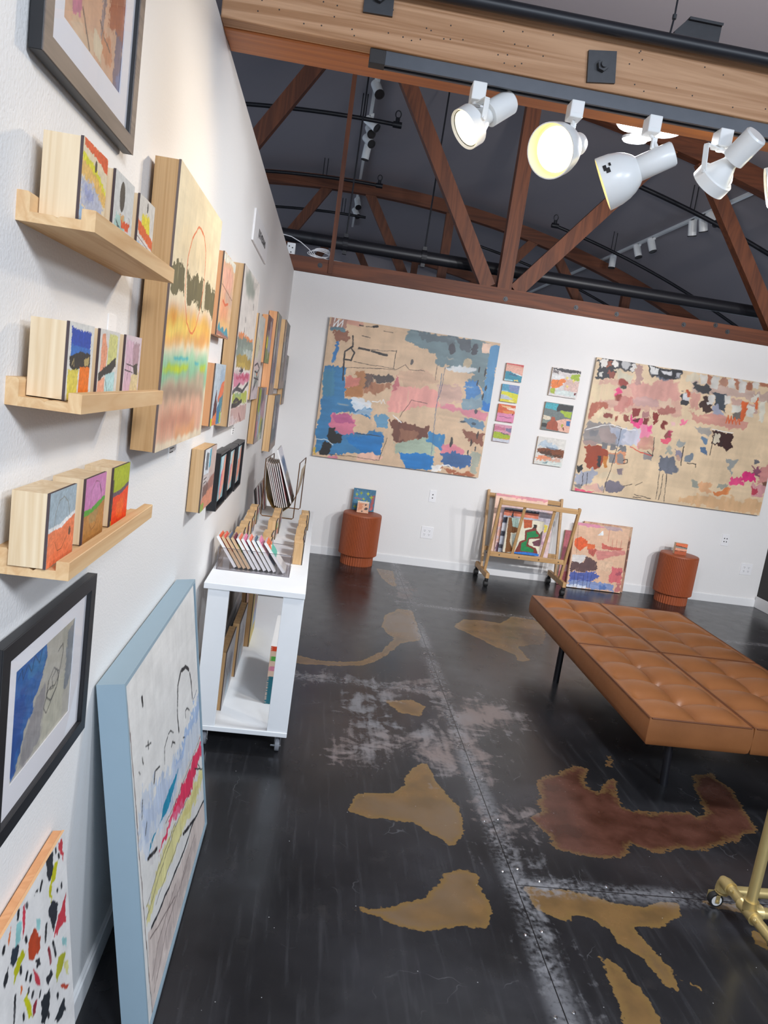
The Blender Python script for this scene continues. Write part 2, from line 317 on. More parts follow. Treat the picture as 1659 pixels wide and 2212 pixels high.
ART = {
'canvas1': """b dcbd9c 6
p a87a6e .8 14 v:2,-8 107,-9 104,65 10,74
p d69a88 .8 10 h:96,-7 198,-8 187,29 104,33
p 94604c .9 10 h:26,85 120,76 123,141 41,151
p 4f7d92 .8 8 h:10,60 107,60 106,82 13,84
p 6f8890 .95 16 h:440,1 799,-8 941,3 965,93 937,203 939,337 823,301 872,253 783,231 697,233 639,210 632,154 566,120 526,113 446,85
p 5f6c74 .8 14 h:475,5 752,-5 730,61 574,62
p 4c4f58 .7 8 n:734,4 816,2 831,89 781,99
e 45454e .95 4:724,92 21,39
e 42424c .95 4:856,71 21,43
p e8c6b0 1 4 n:892,14 950,12 950,82 905,87
p 5590bb 1 8 v:951,20 1005,19 1000,317 1002,481 942,482 942,241
p cdb896 .9 10 n:804,156 842,140 842,192 796,215
p e2e4e4 .9 10 h:697,236 794,199 881,199 854,236 754,248
p 3f7fbd .95 10 h:832,308 893,288 926,359 943,424 848,431
p 7c9aab .9 12 h:833,434 950,393 951,490 906,510 847,511
p 1c78c6 1 5 n:952,432 1002,442 998,501 944,492
p dc8898 .95 8 h:706,490 826,503 938,512 995,504 992,573 897,560 791,538 718,522
p 5f86a4 .9 12 h:827,571 906,566 989,581 987,633 907,635 832,609
p 8c5440 .95 10 h:859,668 990,669 988,749 913,742 858,692
p cfa88e .7 20 h:432,295 600,274 670,328 605,378 462,414
p cda89a .9 16 h:671,342 817,340 843,451 731,505 688,440
p eba399 .97 14 v:408,423 460,404 599,389 681,422 716,512 556,551 477,608 407,611 405,491
p cc7078 .9 10 v:402,424 436,328 439,408 421,452
p 40383a .85 14 h:292,349 405,338 399,396 306,404
p 5f4a44 .9 8 v:245,344 292,349 296,458 251,480
p a56b4c .85 14 v:290,406 399,406 386,432 316,492 253,504
p b0764a .9 12 v:191,339 246,339 252,528 197,533
p dc8878 1 6 n:138,394 213,392 212,463 139,472
p bb7e4c .95 10 h:139,472 234,455 242,529 152,550
p 3f80b0 1 10 h:2,341 129,336 133,406 148,565 208,564 313,603 305,677 217,649 102,660 99,776 225,797 392,754 429,835 408,929 333,921 272,941 90,984 8,976 11,666
p 4c88a4 .8 14 v:-4,375 71,361 83,548 3,544
p dcbd9c 1 8 v:11,157 50,154 52,313 14,315
p 3c7cb8 1 6 v:49,155 69,156 59,311 41,310
p e4e9ee .95 14 h:194,546 290,540 315,593 190,615
p d8dce4 .6 16 h:228,609 328,601 303,658 178,646
p d97a94 1 10 h:88,672 164,658 230,685 220,808 142,817 76,772
p b8588c .75 12 h:93,661 180,665 229,719 112,750
p dcbd9c .95 10 v:318,583 378,563 341,714 288,733
p 1e78bd .95 10 h:176,845 393,759 414,928 287,933
p 22201f 1 8 n:80,782 117,782 116,821 156,819 156,873 106,911 84,988 38,989 50,901 92,892 69,859
p dcbd9c 1 10 v:393,763 443,755 454,870 405,933
p 6d3d2e .95 12 v:430,679 491,659 570,664 661,688 661,756 615,774 605,827 493,816 460,810
p 9a6a50 .8 14 v:482,719 599,710 594,799 499,794
p a9bca8 .95 12 h:462,828 689,734 721,864 568,912 484,904
p 1e7cc4 1 10 h:501,892 722,875 720,988 555,1003
p 3484bd .95 10 v:663,716 759,712 759,840 662,775
p dc8090 .95 10 h:750,778 821,770 899,816 895,846 757,850
p 39649c .95 12 h:757,848 830,840 937,849 944,915 868,950 768,937
p f0ece6 1 8 n:716,954 780,943 770,997 716,1002
p aa5e3c .9 14 h:772,966 950,966 989,1000 849,993
p 9ca89c .8 12 v:938,807 990,838 986,988 950,964
p ecbca6 1 8 n:265,942 333,921 415,938 401,970 262,993
p e08898 1 6 n:98,985 154,985 140,1014 86,1010
p d8b040 .9 10 v:4,938 16,941 22,998 0,999
p dcbd9c .9 12 h:681,548 822,533 883,639 745,673
p 4a90c0 .8 10 h:332,638 418,643 419,720 358,731
l 2a2526 9:146,104 150,178 111,222 112,278 154,280 163,222 145,197
l 2c2827 12:188,185 251,192
l 2c2827 13:266,194 352,204
l 3a3230 3:170,287 409,292
l 3a3230 3:405,163 402,287
l 3a3230 3:182,191 406,168
l 3a3230 4:194,95 241,103
l 2c2827 9:175,22 194,25
l 2c2827 12:255,23 277,16
l 2c2827 4:210,27 247,25
l 3a3230 3:318,39 368,42
l 4a6a90 3:687,277 685,576 704,986
l 4a3a38 3:653,226 654,331
l 4a5a78 3:701,232 694,401 690,459
l 4a4038 3:393,971 421,798
l 4a4038 3:97,976 244,970 393,971
l 5a4440 3:480,632 534,497 629,509
l 3a3a3c 4:233,796 381,790
l 5a4a40 3:129,336 264,312 417,298 466,251 493,284 585,277
l f0f0f0 5:306,547 337,546 351,529 361,551 369,521 384,547
l f0f0f0 6:33,0 24,57 56,5 46,58 79,6 73,57
l f4f0f0 6:440,629 492,670
l c8d8e0 5:5,875 71,873 113,905
l f0f0f0 8:779,948 810,933 836,955
l 3a2e2c 9:113,288 120,428
e 2c2c30 .9 3:939,222 5,32
e 2c2c30 .9 3:958,334 6,23
e 2c2c30 .9 3:900,210 5,22
e 2c2c30 .9 3:903,305 5,24
e 2c2c30 .9 3:948,403 5,28
e 2c2c30 .9 4:805,763 9,39
e 3a2a28 .9 4:921,745 7,27
e 3a2a28 .9 4:955,685 6,33
e 3a3a40 .9 4:916,826 5,23
e 3a3a40 .9 4:952,787 5,21
e 3a3a40 .8 3:501,226 9,22
e 3a4450 .8 4:919,603 14,13
e 2f3a48 .8 4:854,600 17,8
e 3a4450 .8 4:919,515 8,15""",
'canvas2': """b e1c7a4 6
p d6a494 .8 20 h:24,163 443,100 478,346 371,331 244,358 50,362
p d0968c .8 18 v:190,155 401,81 480,176 423,235 233,276
p 2c2c32 1 10 h:7,3 195,1 204,64 95,69 98,138 12,157
p e2ddd6 1 6 n:18,13 50,10 52,56 22,71
p a5573c .95 6 v:52,10 76,9 75,60 55,64
p e2ddd6 1 6 n:78,13 110,11 112,47 82,54
p d4d4d4 .9 8 v:126,10 161,9 164,54 132,52
p dedad4 1 6 v:170,6 197,5 202,61 178,60
p dcd8d0 1 6 n:19,100 41,97 41,132 22,136
p 9c4a3a .9 8 n:62,95 93,79 98,138 72,139
p b08a84 .9 10 v:198,10 235,6 245,106 242,153 216,149
p 23252b 1 8 n:265,-1 434,-1 438,63 388,84 337,90 278,61
p d8d8d6 1 8 v:275,11 323,10 314,64 281,51
p d4d4d6 1 8 v:332,17 386,12 387,51 341,52
p c0c0c4 .9 8 n:409,23 433,23 434,60 412,61
p 60687c .8 10 h:296,76 376,86 371,101 331,96
p d6cdb4 1 10 v:95,69 142,82 201,92 190,155 118,143
p 9c3e30 1 7 n:127,136 172,135 173,172 157,190 126,182
p 303a30 .95 6 h:137,187 170,173 170,196 139,205
p e6407c 1 8 n:113,209 139,203 153,237 137,259 113,251
p 92382e 1 6 n:123,251 158,250 151,294 127,294
p 8c342c 1 6 n:185,258 210,260 207,321 186,314
p ddc8a2 .9 16 v:3,196 117,180 123,281 21,331
p c9847a .9 12 v:204,254 154,265 128,364 180,363 234,285
p c8a09a .9 14 h:217,251 344,233 347,299 227,324
p d8bca2 .9 16 h:343,224 419,208 429,281 351,279
p ad5c44 .95 10 v:19,331 89,312 94,353 55,399 14,454 6,418
p dcc8a4 1 8 n:69,353 118,385 148,416 128,458 58,473 55,399
p 8e4034 1 6 n:86,392 130,392 130,425 88,424
p 8e4034 1 6 n:182,381 213,379 214,426 188,422
p 92422f 1 6 n:146,398 161,390 159,428 148,433
p 8f2e2a 1 6 n:225,334 259,331 259,383 230,389
p ea4a88 1 8 n:217,373 250,404 281,388 289,424 274,484 236,445 219,420
p 5e1a20 1 5 n:237,405 270,395 260,428 243,424
p b07878 .9 10 n:269,353 313,339 320,389 305,373 274,389
p 7c2a26 1 6 n:287,385 309,382 311,440 290,433
p b06a60 .9 10 h:358,287 435,275 437,312 386,347 352,335
p 86261f 1 6 v:339,343 372,345 356,410 341,423
p 7c261f 1 6 v:385,394 413,393 409,451 391,450
p ee86a8 .95 14 v:269,447 330,415 343,508 336,595 293,623 293,528
p f05090 .9 10 n:314,438 332,429 339,499 322,493
p 8f8886 .97 10 h:6,465 181,466 204,594 150,624 23,651 2,541
p 7c7c80 .9 8 n:26,527 72,527 71,574 37,582
p 9d8c88 .95 8 n:71,518 167,507 173,601 102,606
p b0b4c4 .9 14 v:130,477 260,478 295,537 290,595 202,623 174,562
p 9aa4b8 .7 10 v:159,499 210,488 213,611 175,619
p c8c8d4 .8 14 v:211,498 287,481 304,602 231,598
p 9c4022 1 10 n:6,664 87,647 156,671 154,710 108,805 71,823 33,782 33,706
p a08680 .9 8 n:6,616 84,619 81,648 11,655
p 767476 1 4 n:106,613 136,608 137,656 110,659
p 767476 1 4 n:149,610 178,614 180,654 154,654
p 747476 1 4 n:194,617 230,617 232,663 199,660
p d08862 .9 8 n:146,673 240,663 237,740 180,752
p 8a8482 1 4 n:152,686 187,685 191,752 160,754
p 8a8482 1 4 n:193,682 228,683 231,746 199,743
p 8a7a80 .95 5 n:204,786 233,780 237,837 209,833
p 2e2e32 1 6 v:96,717 116,717 118,794 100,797
p c07428 .9 8 v:127,710 150,701 154,796 140,799
p 26262a 1 6 n:3,808 30,807 31,855 11,864
p a4a8b8 .95 12 v:6,874 90,819 103,864 86,936 12,950
p 75757c .9 10 h:1,941 40,940 38,974 6,979
p dcc8a8 .9 14 v:113,843 234,818 229,877 138,886
p 6c6878 .9 14 h:173,899 243,884 255,970 165,988
p a89a9c .9 12 h:114,949 158,940 157,979 119,987
p e84a74 .95 8 h:4,986 52,981 126,995 6,1008
p e0b0a0 .9 10 h:42,954 125,937 152,990 64,974
p 8a4040 .9 5 v:414,498 433,451 450,447 450,519 421,520
p b02a54 .9 5 v:433,451 450,445 448,491 435,496
p ee5c78 .95 10 h:393,521 456,513 436,560 402,553
p f07898 .95 10 n:481,355 516,357 512,396 486,392
p e8b8b8 .95 6 n:436,383 459,383 460,409 440,409
p d09a84 .9 12 h:295,537 365,522 359,619 295,633
p 8a8688 .9 10 n:323,646 366,647 367,699 323,694
p a0a69c .8 12 h:429,581 462,579 462,627 432,623
p 9ca2a0 .9 8 v:486,516 524,527 519,557 488,554
p 84809a .85 10 v:485,579 524,595 529,651 490,631
p c09a8a .9 10 h:486,631 522,648 520,682 492,669
p 6e7c8c .9 10 v:543,610 586,606 587,659 556,656
p 5e7a98 .95 8 v:609,471 643,472 645,523 615,518
p 4e6a8c .95 8 h:613,552 648,554 651,597 614,586
p 6a6f7c .97 10 v:404,658 472,649 511,708 514,752 487,776 431,759
p d4cab4 .9 14 v:465,29 536,23 532,80 475,93
p c2a79c .9 16 h:504,68 595,66 901,66 911,130 765,133 608,148 516,149
p 38383c .95 12 h:505,77 583,69 600,94 595,151 533,136
p d8d2c8 1 6 n:531,10 568,9 572,67 542,70
p a5664e .9 8 v:569,11 598,14 602,65 576,66
p d8d4cc 1 6 n:591,16 635,15 637,100 599,89
p b07f6a .9 8 v:637,15 680,15 681,66 641,70
p d8d4cc 1 6 n:678,11 720,9 722,72 686,65
p aa6d55 .9 8 v:719,11 746,10 745,71 725,71
p d8d4cc 1 6 n:740,7 778,6 782,92 746,90
p a4634a .9 8 v:778,8 808,6 811,66 784,67
p d6d2ca 1 6 n:807,-1 845,0 845,48 811,47
p a5664c .9 10 h:844,3 891,2 895,29 846,35
p 2a2c34 .95 12 n:461,156 503,152 502,237 464,245
p d0d0d2 1 6 n:468,161 502,157 502,213 469,216
p b84c2a .95 8 v:481,140 511,141 508,188 495,191
p d49a8c .9 12 v:516,149 557,159 557,253 506,264 506,217
p 3c2420 .97 10 v:571,166 618,174 640,274 579,268 561,234
p 3a4450 .95 10 v:604,121 697,129 712,268 644,216 628,153
p d8d4ce 1 5 n:591,150 628,146 631,219 598,216
p d8d4cc 1 5 n:680,134 713,133 715,201 687,197
p 9aa0b8 .9 10 n:636,227 664,216 705,307 636,293
p d09284 .9 14 h:509,283 649,291 716,295 832,309 826,358 708,374 574,364
p c8a398 .9 10 h:715,153 822,159 867,149 860,227 805,219 728,198
p d8602c .95 8 v:782,158 809,161 808,238 793,317 780,320 779,225
p d8602c .9 8 v:845,116 862,117 862,198 844,192
p d8d4c8 1 5 n:734,195 780,191 784,257 738,253
p d8d4c8 1 5 n:807,181 846,182 846,268 809,257
p d8d4c4 .95 8 n:871,129 898,128 914,292 883,289
p d8d2c4 .95 8 n:818,91 853,90 854,147 823,144
p 6a6460 .9 8 v:745,265 782,243 784,300 747,298
p 3c1a18 1 8 v:655,409 762,399 772,505 753,537 708,508 668,487
p d8ccb4 1 6 v:663,431 698,428 700,490 668,487
p 9c9a98 .8 14 h:573,407 645,396 648,463 600,454
p 8c9496 .85 14 v:772,592 822,591 813,661 795,724 772,650
p 5c5e68 .9 8 h:909,583 943,581 942,600 912,604
p 83425e .9 10 n:906,628 956,622 953,691 912,690
p ec4c86 .97 10 n:798,743 867,709 884,774 840,798 799,796
p e0307c 1 8 n:864,675 923,673 933,745 888,754 865,739
p d48c88 .9 14 h:943,625 987,606 1004,750 941,743
p 8c948c .85 10 h:597,793 642,784 647,861 605,850
p 8c948c .8 10 h:745,797 799,791 797,826 744,832
p d8783c .85 14 v:728,865 778,835 816,817 806,884 726,895
p d89a6c .7 20 v:645,803 710,790 718,886 658,889
p d09298 .9 12 v:924,766 997,751 1000,860 938,852
p b83a50 .95 6 v:928,793 962,788 963,839 932,839
p 7a5040 .9 8 n:972,727 996,722 998,761 974,761
p d8a878 .7 20 v:551,940 977,884 1000,989 572,995
l 302828 3:189,483 185,694 158,989
l 302828 4:365,522 371,660 341,633
l 3a3434 3:429,740 436,982
l 3a3434 3:451,784 453,984
l 3a3434 3:468,780 481,993
l 302828 5:525,556 531,700
l 302828 3:671,439 671,593
l 302828 4:717,477 716,516
l 302828 3:37,859 42,954
l 302828 3:59,854 64,949
l d8602c 6:715,334 720,276 732,335 737,281 749,336 755,287 769,337 776,292 789,333
l d8402c 4:253,613 310,649 365,661
l f0ece8 4:11,530 68,499 142,469 210,488 262,487
l f0ece8 4:652,400 766,400
l 302828 4:228,723 249,709 250,738 231,742
l 302828 4:562,674 609,674 609,698
l 302828 3:254,916 298,897
l 302828 3:319,903 347,868
l 302828 3:321,971 409,983
l 302828 4:317,991 357,988""",
's1': """b e0a08c 6
p d04848 .9 10 h:0,0 1000,0 1000,130 800,90 0,60
p e8b09c .9 20 h:0,130 1000,200 1000,520 500,480 0,440
p 1c88a0 1 30 h:0,480 300,450 600,560 1000,620 1000,1000 0,1000
p 3a5a80 .8 30 h:200,560 700,600 700,680 250,650
p e8f0f0 .9 20 h:300,480 700,520 1000,600 980,640 600,560
p e6d070 1 20 h:560,900 780,860 820,940 560,980
p b8dce0 .8 20 h:0,900 500,900 500,1000 0,1000""",
's2': """b 4a98b8 8
p 8a8ab8 .8 60 n:350,0 1000,0 1000,420 500,360
p c8d8dc .8 20 h:0,380 400,360 380,450 0,450
p dcd822 1 20 h:0,420 500,430 1000,480 1000,900 600,780 0,620
p c4c8d0 .95 30 h:0,620 300,600 700,760 800,880 400,860 0,860
p e0d020 1 20 h:0,860 500,860 900,800 1000,800 1000,1000 0,1000
p f0e890 .8 20 h:500,860 800,900 780,980 500,940""",
's3': """b d85a22 8
p f0c890 .9 30 h:150,60 700,90 800,190 300,170
p f4e8dc .9 40 h:500,200 1000,140 1000,330 700,300
p e8944c .8 40 h:300,380 900,350 900,540 400,520
p de86ac 1 20 h:0,500 500,520 1000,480 1000,1000 0,1000
p 8c2030 1 10 n:850,470 940,480 930,570 860,560
l 7a4a70 30:150,720 400,700 600,760 850,720
l 8a3a50 20:500,960 900,980""",
's4': """b d898ac 8
p c0607c .7 50 h:0,100 600,150 600,300 0,350
p 5c6488 .8 40 h:650,180 1000,150 1000,420 700,330
p 4a5040 .8 40 h:0,420 500,470 900,480 900,560 300,560
p a4b818 1 30 h:0,460 300,430 600,560 1000,540 1000,780 600,820 0,800
p d8a020 .8 20 h:600,780 900,740 900,820 620,840
p cdd0d8 1 20 h:0,800 600,850 1000,800 1000,1000 0,1000""",
'm1': """b d8d0cc 8
p 3c3c40 1 30 h:20,10 1000,10 1000,90 500,130 30,80
p 6a6060 .9 20 n:20,110 230,120 230,210 40,190
p e8e6e4 .9 40 h:0,220 450,250 440,420 0,420
p d8b4a8 .9 30 n:480,330 1000,420 1000,760 500,740
p 9cb422 1 25 n:640,300 720,150 980,120 980,380 700,330
p e87a28 1 30 n:30,440 460,360 540,420 380,640 150,760 10,680
p a4b428 1 20 n:40,740 200,720 200,920 40,900
p d0dcd8 .9 30 h:250,740 900,800 980,950 250,950
p 6a2028 .95 10 n:880,800 960,790 950,880 880,880
p ead470 1 8 n:520,230 560,280 640,300 570,330 560,400 530,340 470,310 530,290
p ead470 1 8 n:780,310 810,360 880,370 820,400 800,460 770,400 720,370 770,360
p ead470 1 8 n:600,520 620,580 680,590 630,630 620,690 590,630 530,600 590,580
l 5a3028 12:10,450 20,900
l 4a4444 12:280,420 240,560""",
'm2': """b 6c7674 5
p 3ea8b4 1 5 n:30,20 480,20 440,260 0,220
p 2a2a2c 1 10 n:470,20 1000,30 1000,210 560,260 430,300 430,150
p a0b828 1 10 n:570,240 980,250 970,480 740,440 700,350 580,320
p 6c7674 .9 5 n:0,230 440,270 700,430 680,560 350,520 0,460
p e0d2b8 1 8 n:10,480 260,510 280,600 180,640 0,640
p 7f8a80 1 8 n:0,620 180,640 180,760 0,760
p 242624 1 6 n:0,760 190,770 180,900 0,900
p a44a2a 1 8 n:310,500 420,500 440,600 520,660 600,760 600,980 180,960 190,720 280,640
p e4b09a 1 8 n:730,520 920,500 1000,520 1000,1000 640,980 560,860 560,700 480,620 540,600
p 2068a8 1 8 n:840,580 980,570 980,760 860,740
p 8a4a34 1 8 n:770,800 830,900 800,960 730,860
p a0a028 1 8 n:680,720 760,720 740,830 690,820
l 22424a 14:100,70 110,72
l 22424a 14:240,70 250,72
l 22424a 14:360,70 370,72
l 22424a 14:90,160 100,162
l 22424a 14:230,165 240,165
l 22424a 14:350,170 360,170""",
'm3': """b dcd8d0 6
p b4c4d0 .95 40 h:80,200 300,100 450,180 800,300 700,380 60,340
p 5a6a80 .8 20 h:300,330 800,380 700,430 400,400
p 7c4018 1 30 h:40,440 300,380 600,420 1000,360 1000,660 700,700 300,620 60,560
p 4a2810 .9 40 h:30,520 500,480 600,600 950,560 900,660 300,640
p 687068 .8 30 h:300,620 700,640 600,720 350,680
p e88a5c .95 40 h:20,760 250,660 560,700 600,800 100,860
p d8a48c .8 50 h:300,760 900,700 900,840 300,860
p d8e0d8 .9 30 h:200,860 1000,840 1000,1000 200,1000
p 6a8a90 .8 30 h:300,900 500,880 480,960 320,950
l 7a9aa0 10:700,940 900,900""",
'sunset': """b e9dcbc 4
p e4d0a8 .6 40 s:101,184 868,159 934,300 13,315
p 665f3c .97 26 v:-16,368 -9,327 176,321 263,319 512,318 981,314 1041,422 824,434 574,418 423,431 231,421 8,424
p e9dcbc 1 6 v:220,314 269,309 328,434 268,429
p e9dcbc .9 6 v:652,315 710,312 744,432 681,429
p d8a898 .7 22 s:-8,470 973,444 990,469 -6,498
p e8b050 1 26 s:-8,494 988,466 975,576 -21,608
p f2d868 1 26 s:21,529 651,510 824,540 52,594
p e0a060 .8 26 s:1,583 945,532 975,576 -3,621
p d88010 .7 22 s:7,502 149,491 139,522 21,529
p ebe2ca 1 22 s:-6,617 980,582 993,635 -14,645
p 8cc8a0 1 26 s:-15,643 993,635 1000,775 -16,759
p a8d8b8 .8 26 s:-14,645 996,638 990,662 -5,673
p c8d814 1 12 s:6,687 479,677 490,697 14,706
p b8d420 1 12 s:775,678 954,673 934,706 789,699
p 3cb4c4 1 6 s:167,652 493,646 467,656 184,661
p 3cb4c4 1 6 s:632,655 747,663 716,673 633,667
p bca48c .9 26 s:-17,757 927,696 972,828 -18,826
p 8a7060 .6 26 s:-20,773 461,757 950,795 967,822 -14,811
p dca68a .95 26 s:-22,816 963,815 949,987 9,980
p b87860 .6 26 s:19,860 519,861 831,922 53,935
p e09a60 .7 26 s:350,932 835,928 690,989 345,976
p ead8bc 1 10 s:17,976 400,974 979,969 979,1002 -5,998
l e2703c 9:424,138 323,196 270,275 266,369 293,434 367,513 444,543 508,545 578,513 632,432 676,348 663,253 634,190 568,146 487,132 424,138""",
'tall': """b d9cfc6 5
p 82887c .8 24 s:80,42 275,14 575,37 717,88 666,134 347,164 120,120
p b0a8a0 .6 14 v:513,48 850,-1 876,26 620,86
p e08a54 1 15 n:42,415 196,404 572,411 895,418 923,449 397,430 27,444
p 78847a .95 14 v:12,442 333,426 911,435 1001,491 68,567
l 2a2a2a 22:704,175 716,200
l 2a2a2a 18:312,301 337,321
l 2a2a2a 20:320,368 329,388
p 889488 .95 14 v:0,516 910,431 976,571 585,581 43,566
p b4bcb4 .8 14 v:373,504 902,491 954,547 478,542
p a88e42 1 12 v:53,544 539,529 976,571 947,632 550,623 94,626
p c4a850 .7 14 v:128,595 517,586 854,620 272,618
p ca7890 .95 14 v:12,666 962,648 974,705 66,763
p b03858 .7 14 v:143,683 851,662 880,693 161,703
p cbb6b4 .8 12 v:-2,650 285,632 281,665 18,672
p 36363c 1 20 n:239,653 506,614 520,649 306,656
p a8b048 1 14 v:67,797 905,785 922,869 74,870
p 80a090 .6 14 v:182,797 558,790 517,821 173,821
p d8d0c8 .9 30 h:63,874 957,865 979,889 66,893
p bf9c94 1 12 v:61,887 952,881 962,999 48,997
p d4c8c8 .7 40 h:60,949 500,953 410,994 55,991
l 36363c 26:49,782 213,764 405,769 585,782 905,721
l 36363c 20:184,765 386,729
l 302c28 30:74,870 334,869 610,849
l 302c28 16:162,842 266,826 435,841 137,846
l 8a5a58 24:517,935 669,995""",
'small_red': """b c0ccd4 8
p 9ab0c4 .7 60 v:500,50 1000,80 1000,420 550,420
p 5a2a2a 1 12 n:280,420 340,440 380,640 440,520 480,820 300,960 120,960 180,640
p e87850 1 12 n:700,330 1000,260 1000,480 800,600 560,640 480,560
p e88048 1 12 n:150,880 500,760 560,1000 130,1000
p 3a78a0 1 15 n:480,700 860,600 860,1000 520,1000
p 4a8898 .9 20 n:620,560 950,520 900,780 640,760
p d8d020 1 10 n:0,880 130,880 130,1000 0,1000
p a8c020 1 10 n:800,800 940,790 930,980 800,980
p 6a7068 .9 10 n:940,480 1000,480 1000,820 930,820""",
'peach': """b efc094 5
p f0b49a .95 50 s:0,120 900,150 850,420 100,460
p ee9c72 .8 60 s:100,520 700,560 700,820 100,850
p c8a898 .8 50 s:350,430 1000,450 1000,560 400,560
p f0ead8 1 20 n:0,0 1000,0 1000,120 550,60 150,110 0,90
p f0c070 .8 50 s:0,780 1000,820 1000,900 0,900
p 4a98a8 1 10 n:20,920 120,820 260,920 420,860 560,930 760,860 920,950 980,1000 60,980
p c06858 .8 20 h:0,940 1000,970 1000,1000 0,1000
l e06850 12:560,120 300,560
l e06850 12:560,120 700,520
l e06840 30:220,560 420,600 660,560
l 7a4a3a 8:20,380 980,480""",
'sketch': """b dcd2c8 6
p c8ccc4 .9 40 v:100,0 1000,60 1000,300 200,200
p d4d0a8 .8 60 v:0,250 500,300 400,500 0,480
p e0c8c4 .9 30 h:0,520 900,560 900,660 0,640
p b8c4bc .8 40 v:200,640 900,660 900,840 200,820
p d8c8cc .9 30 v:0,840 1000,840 1000,1000 0,1000
l 33333a 26:100,600 500,560 900,620 600,680 200,660
l 33333a 30:150,900 600,700 300,880 800,720
l 33333a 26:500,700 800,860
l 33333a 22:200,740 900,760
l e08050 40:500,690 620,700
l 30303a 22:500,350 520,400""",
'slats_b': """b 8c7478 10
p 6a3c3c .9 40 v:0,0 600,0 500,300 0,300
p c0949c .9 40 v:500,150 1000,200 1000,600 500,500
p d8d028 1 30 v:0,420 350,450 300,700 0,680
p a4b0c0 .9 40 v:300,420 1000,450 1000,760 350,740
p 8a9a60 1 40 v:0,700 1000,760 1000,1000 0,1000
p d0ccc8 .8 30 v:500,100 650,100 600,900 480,900""",
'grey_c': """b 8c8c88 12
p c4b878 .8 40 v:0,0 250,0 220,300 0,320
p 6a6a70 .9 50 v:250,100 600,150 560,700 240,650
p b0a8b0 .9 50 v:600,200 1000,200 1000,900 620,860
p 8a7488 .8 50 v:100,500 500,560 480,900 80,880
p d8d8d4 .9 30 v:150,250 300,420 200,600 120,500
p 606872 .9 40 v:500,500 800,520 760,900 520,880
p b8a090 .8 40 v:0,850 1000,880 1000,1000 0,1000
l e8e8e4 20:200,200 400,400 250,600
l e8e8e4 20:400,220 200,420 420,600""",
'grey_e': """b 8c8c88 12
p 7a868c .8 40 v:0,0 250,0 220,300 0,320
p 6a6a70 .9 50 v:250,100 600,150 560,700 240,650
p b0a8b0 .9 50 v:600,200 1000,200 1000,900 620,860
p 6c7a80 .8 50 v:100,500 500,560 480,900 80,880
p d8d8d4 .9 30 v:150,250 300,420 200,600 120,500
p 606872 .9 40 v:500,500 800,520 760,900 520,880
p b8a090 .8 40 v:0,850 1000,880 1000,1000 0,1000
l e8e8e4 20:200,200 400,400 250,600
l e8e8e4 20:400,220 200,420 420,600""",
'grey_f': """b 8c8c88 12
p e0b890 .8 40 v:0,0 250,0 220,300 0,320
p 6a6a70 .9 50 v:250,100 600,150 560,700 240,650
p b0a8b0 .9 50 v:600,200 1000,200 1000,900 620,860
p a89a88 .8 50 v:100,500 500,560 480,900 80,880
p d8d8d4 .9 30 v:150,250 300,420 200,600 120,500
p 8a7a70 .9 40 v:500,500 800,520 760,900 520,880
p b8a090 .8 40 v:0,850 1000,880 1000,1000 0,1000
l e8e8e4 20:200,200 400,400 250,600
l e8e8e4 20:400,220 200,420 420,600""",
'grey_g': """b 8c8c88 12
p 9a8c7c .8 40 v:0,0 250,0 220,300 0,320
p 6a6a70 .9 50 v:250,100 600,150 560,700 240,650
p b0a8b0 .9 50 v:600,200 1000,200 1000,900 620,860
p 7c7468 .8 50 v:100,500 500,560 480,900 80,880
p d8d8d4 .9 30 v:150,250 300,420 200,600 120,500
p 606872 .9 40 v:500,500 800,520 760,900 520,880
p b8a090 .8 40 v:0,850 1000,880 1000,1000 0,1000
l e8e8e4 20:200,200 400,400 250,600
l e8e8e4 20:400,220 200,420 420,600""",
'green_d': """b a89a98 10
p a0b828 1 40 v:0,0 280,0 250,480 0,420
p 706068 .9 40 v:300,0 700,0 650,420 350,380
p c8a0a8 .9 40 v:500,300 1000,200 950,700 450,600
p b8c8d4 .9 40 v:200,450 480,480 450,900 180,860
p c87888 1 40 v:0,560 200,600 180,900 0,880
p c8c850 .9 40 v:480,560 800,600 760,1000 450,960
p 708060 .9 30 v:700,650 1000,600 1000,1000 700,1000
p d0d8d4 .8 30 v:500,880 900,860 860,1000 480,1000""",
'block_h': """b c8b4ac 8
p e4e8ec 1 10 n:0,0 450,0 430,420 0,400
p 707478 1 15 n:120,60 340,70 330,360 110,340
p 50b0c8 1 12 n:400,20 540,20 520,330 400,340
p d0b8ac .9 30 v:540,0 1000,0 1000,500 540,460
p d8ccc8 .9 20 h:0,420 540,430 500,580 0,560
p 7a5850 .95 30 n:60,600 500,560 520,740 80,820
p a06858 .9 30 n:480,540 1000,500 960,740 500,760
p e09070 1 25 n:0,800 600,720 1000,700 1000,1000 0,1000
p a0b050 1 20 n:0,860 280,880 260,1000 0,1000
l 3a3434 16:60,480 300,470
l 3a3434 16:60,540 280,530""",
'drip_i': """b 8cb4bc 6
p 58a0b4 1 30 v:80,0 480,0 420,400 300,1000 0,1000
p c8dce0 .9 30 v:420,0 760,0 600,420 460,400
p e08850 1 20 v:0,250 140,200 120,900 0,860
p e45c80 1 25 v:560,380 720,300 560,820 440,860
p eca088 1 30 v:760,100 1000,0 1000,700 620,1000 480,1000 640,560
p 386878 .9 20 v:120,760 300,700 260,1000 90,1000""",
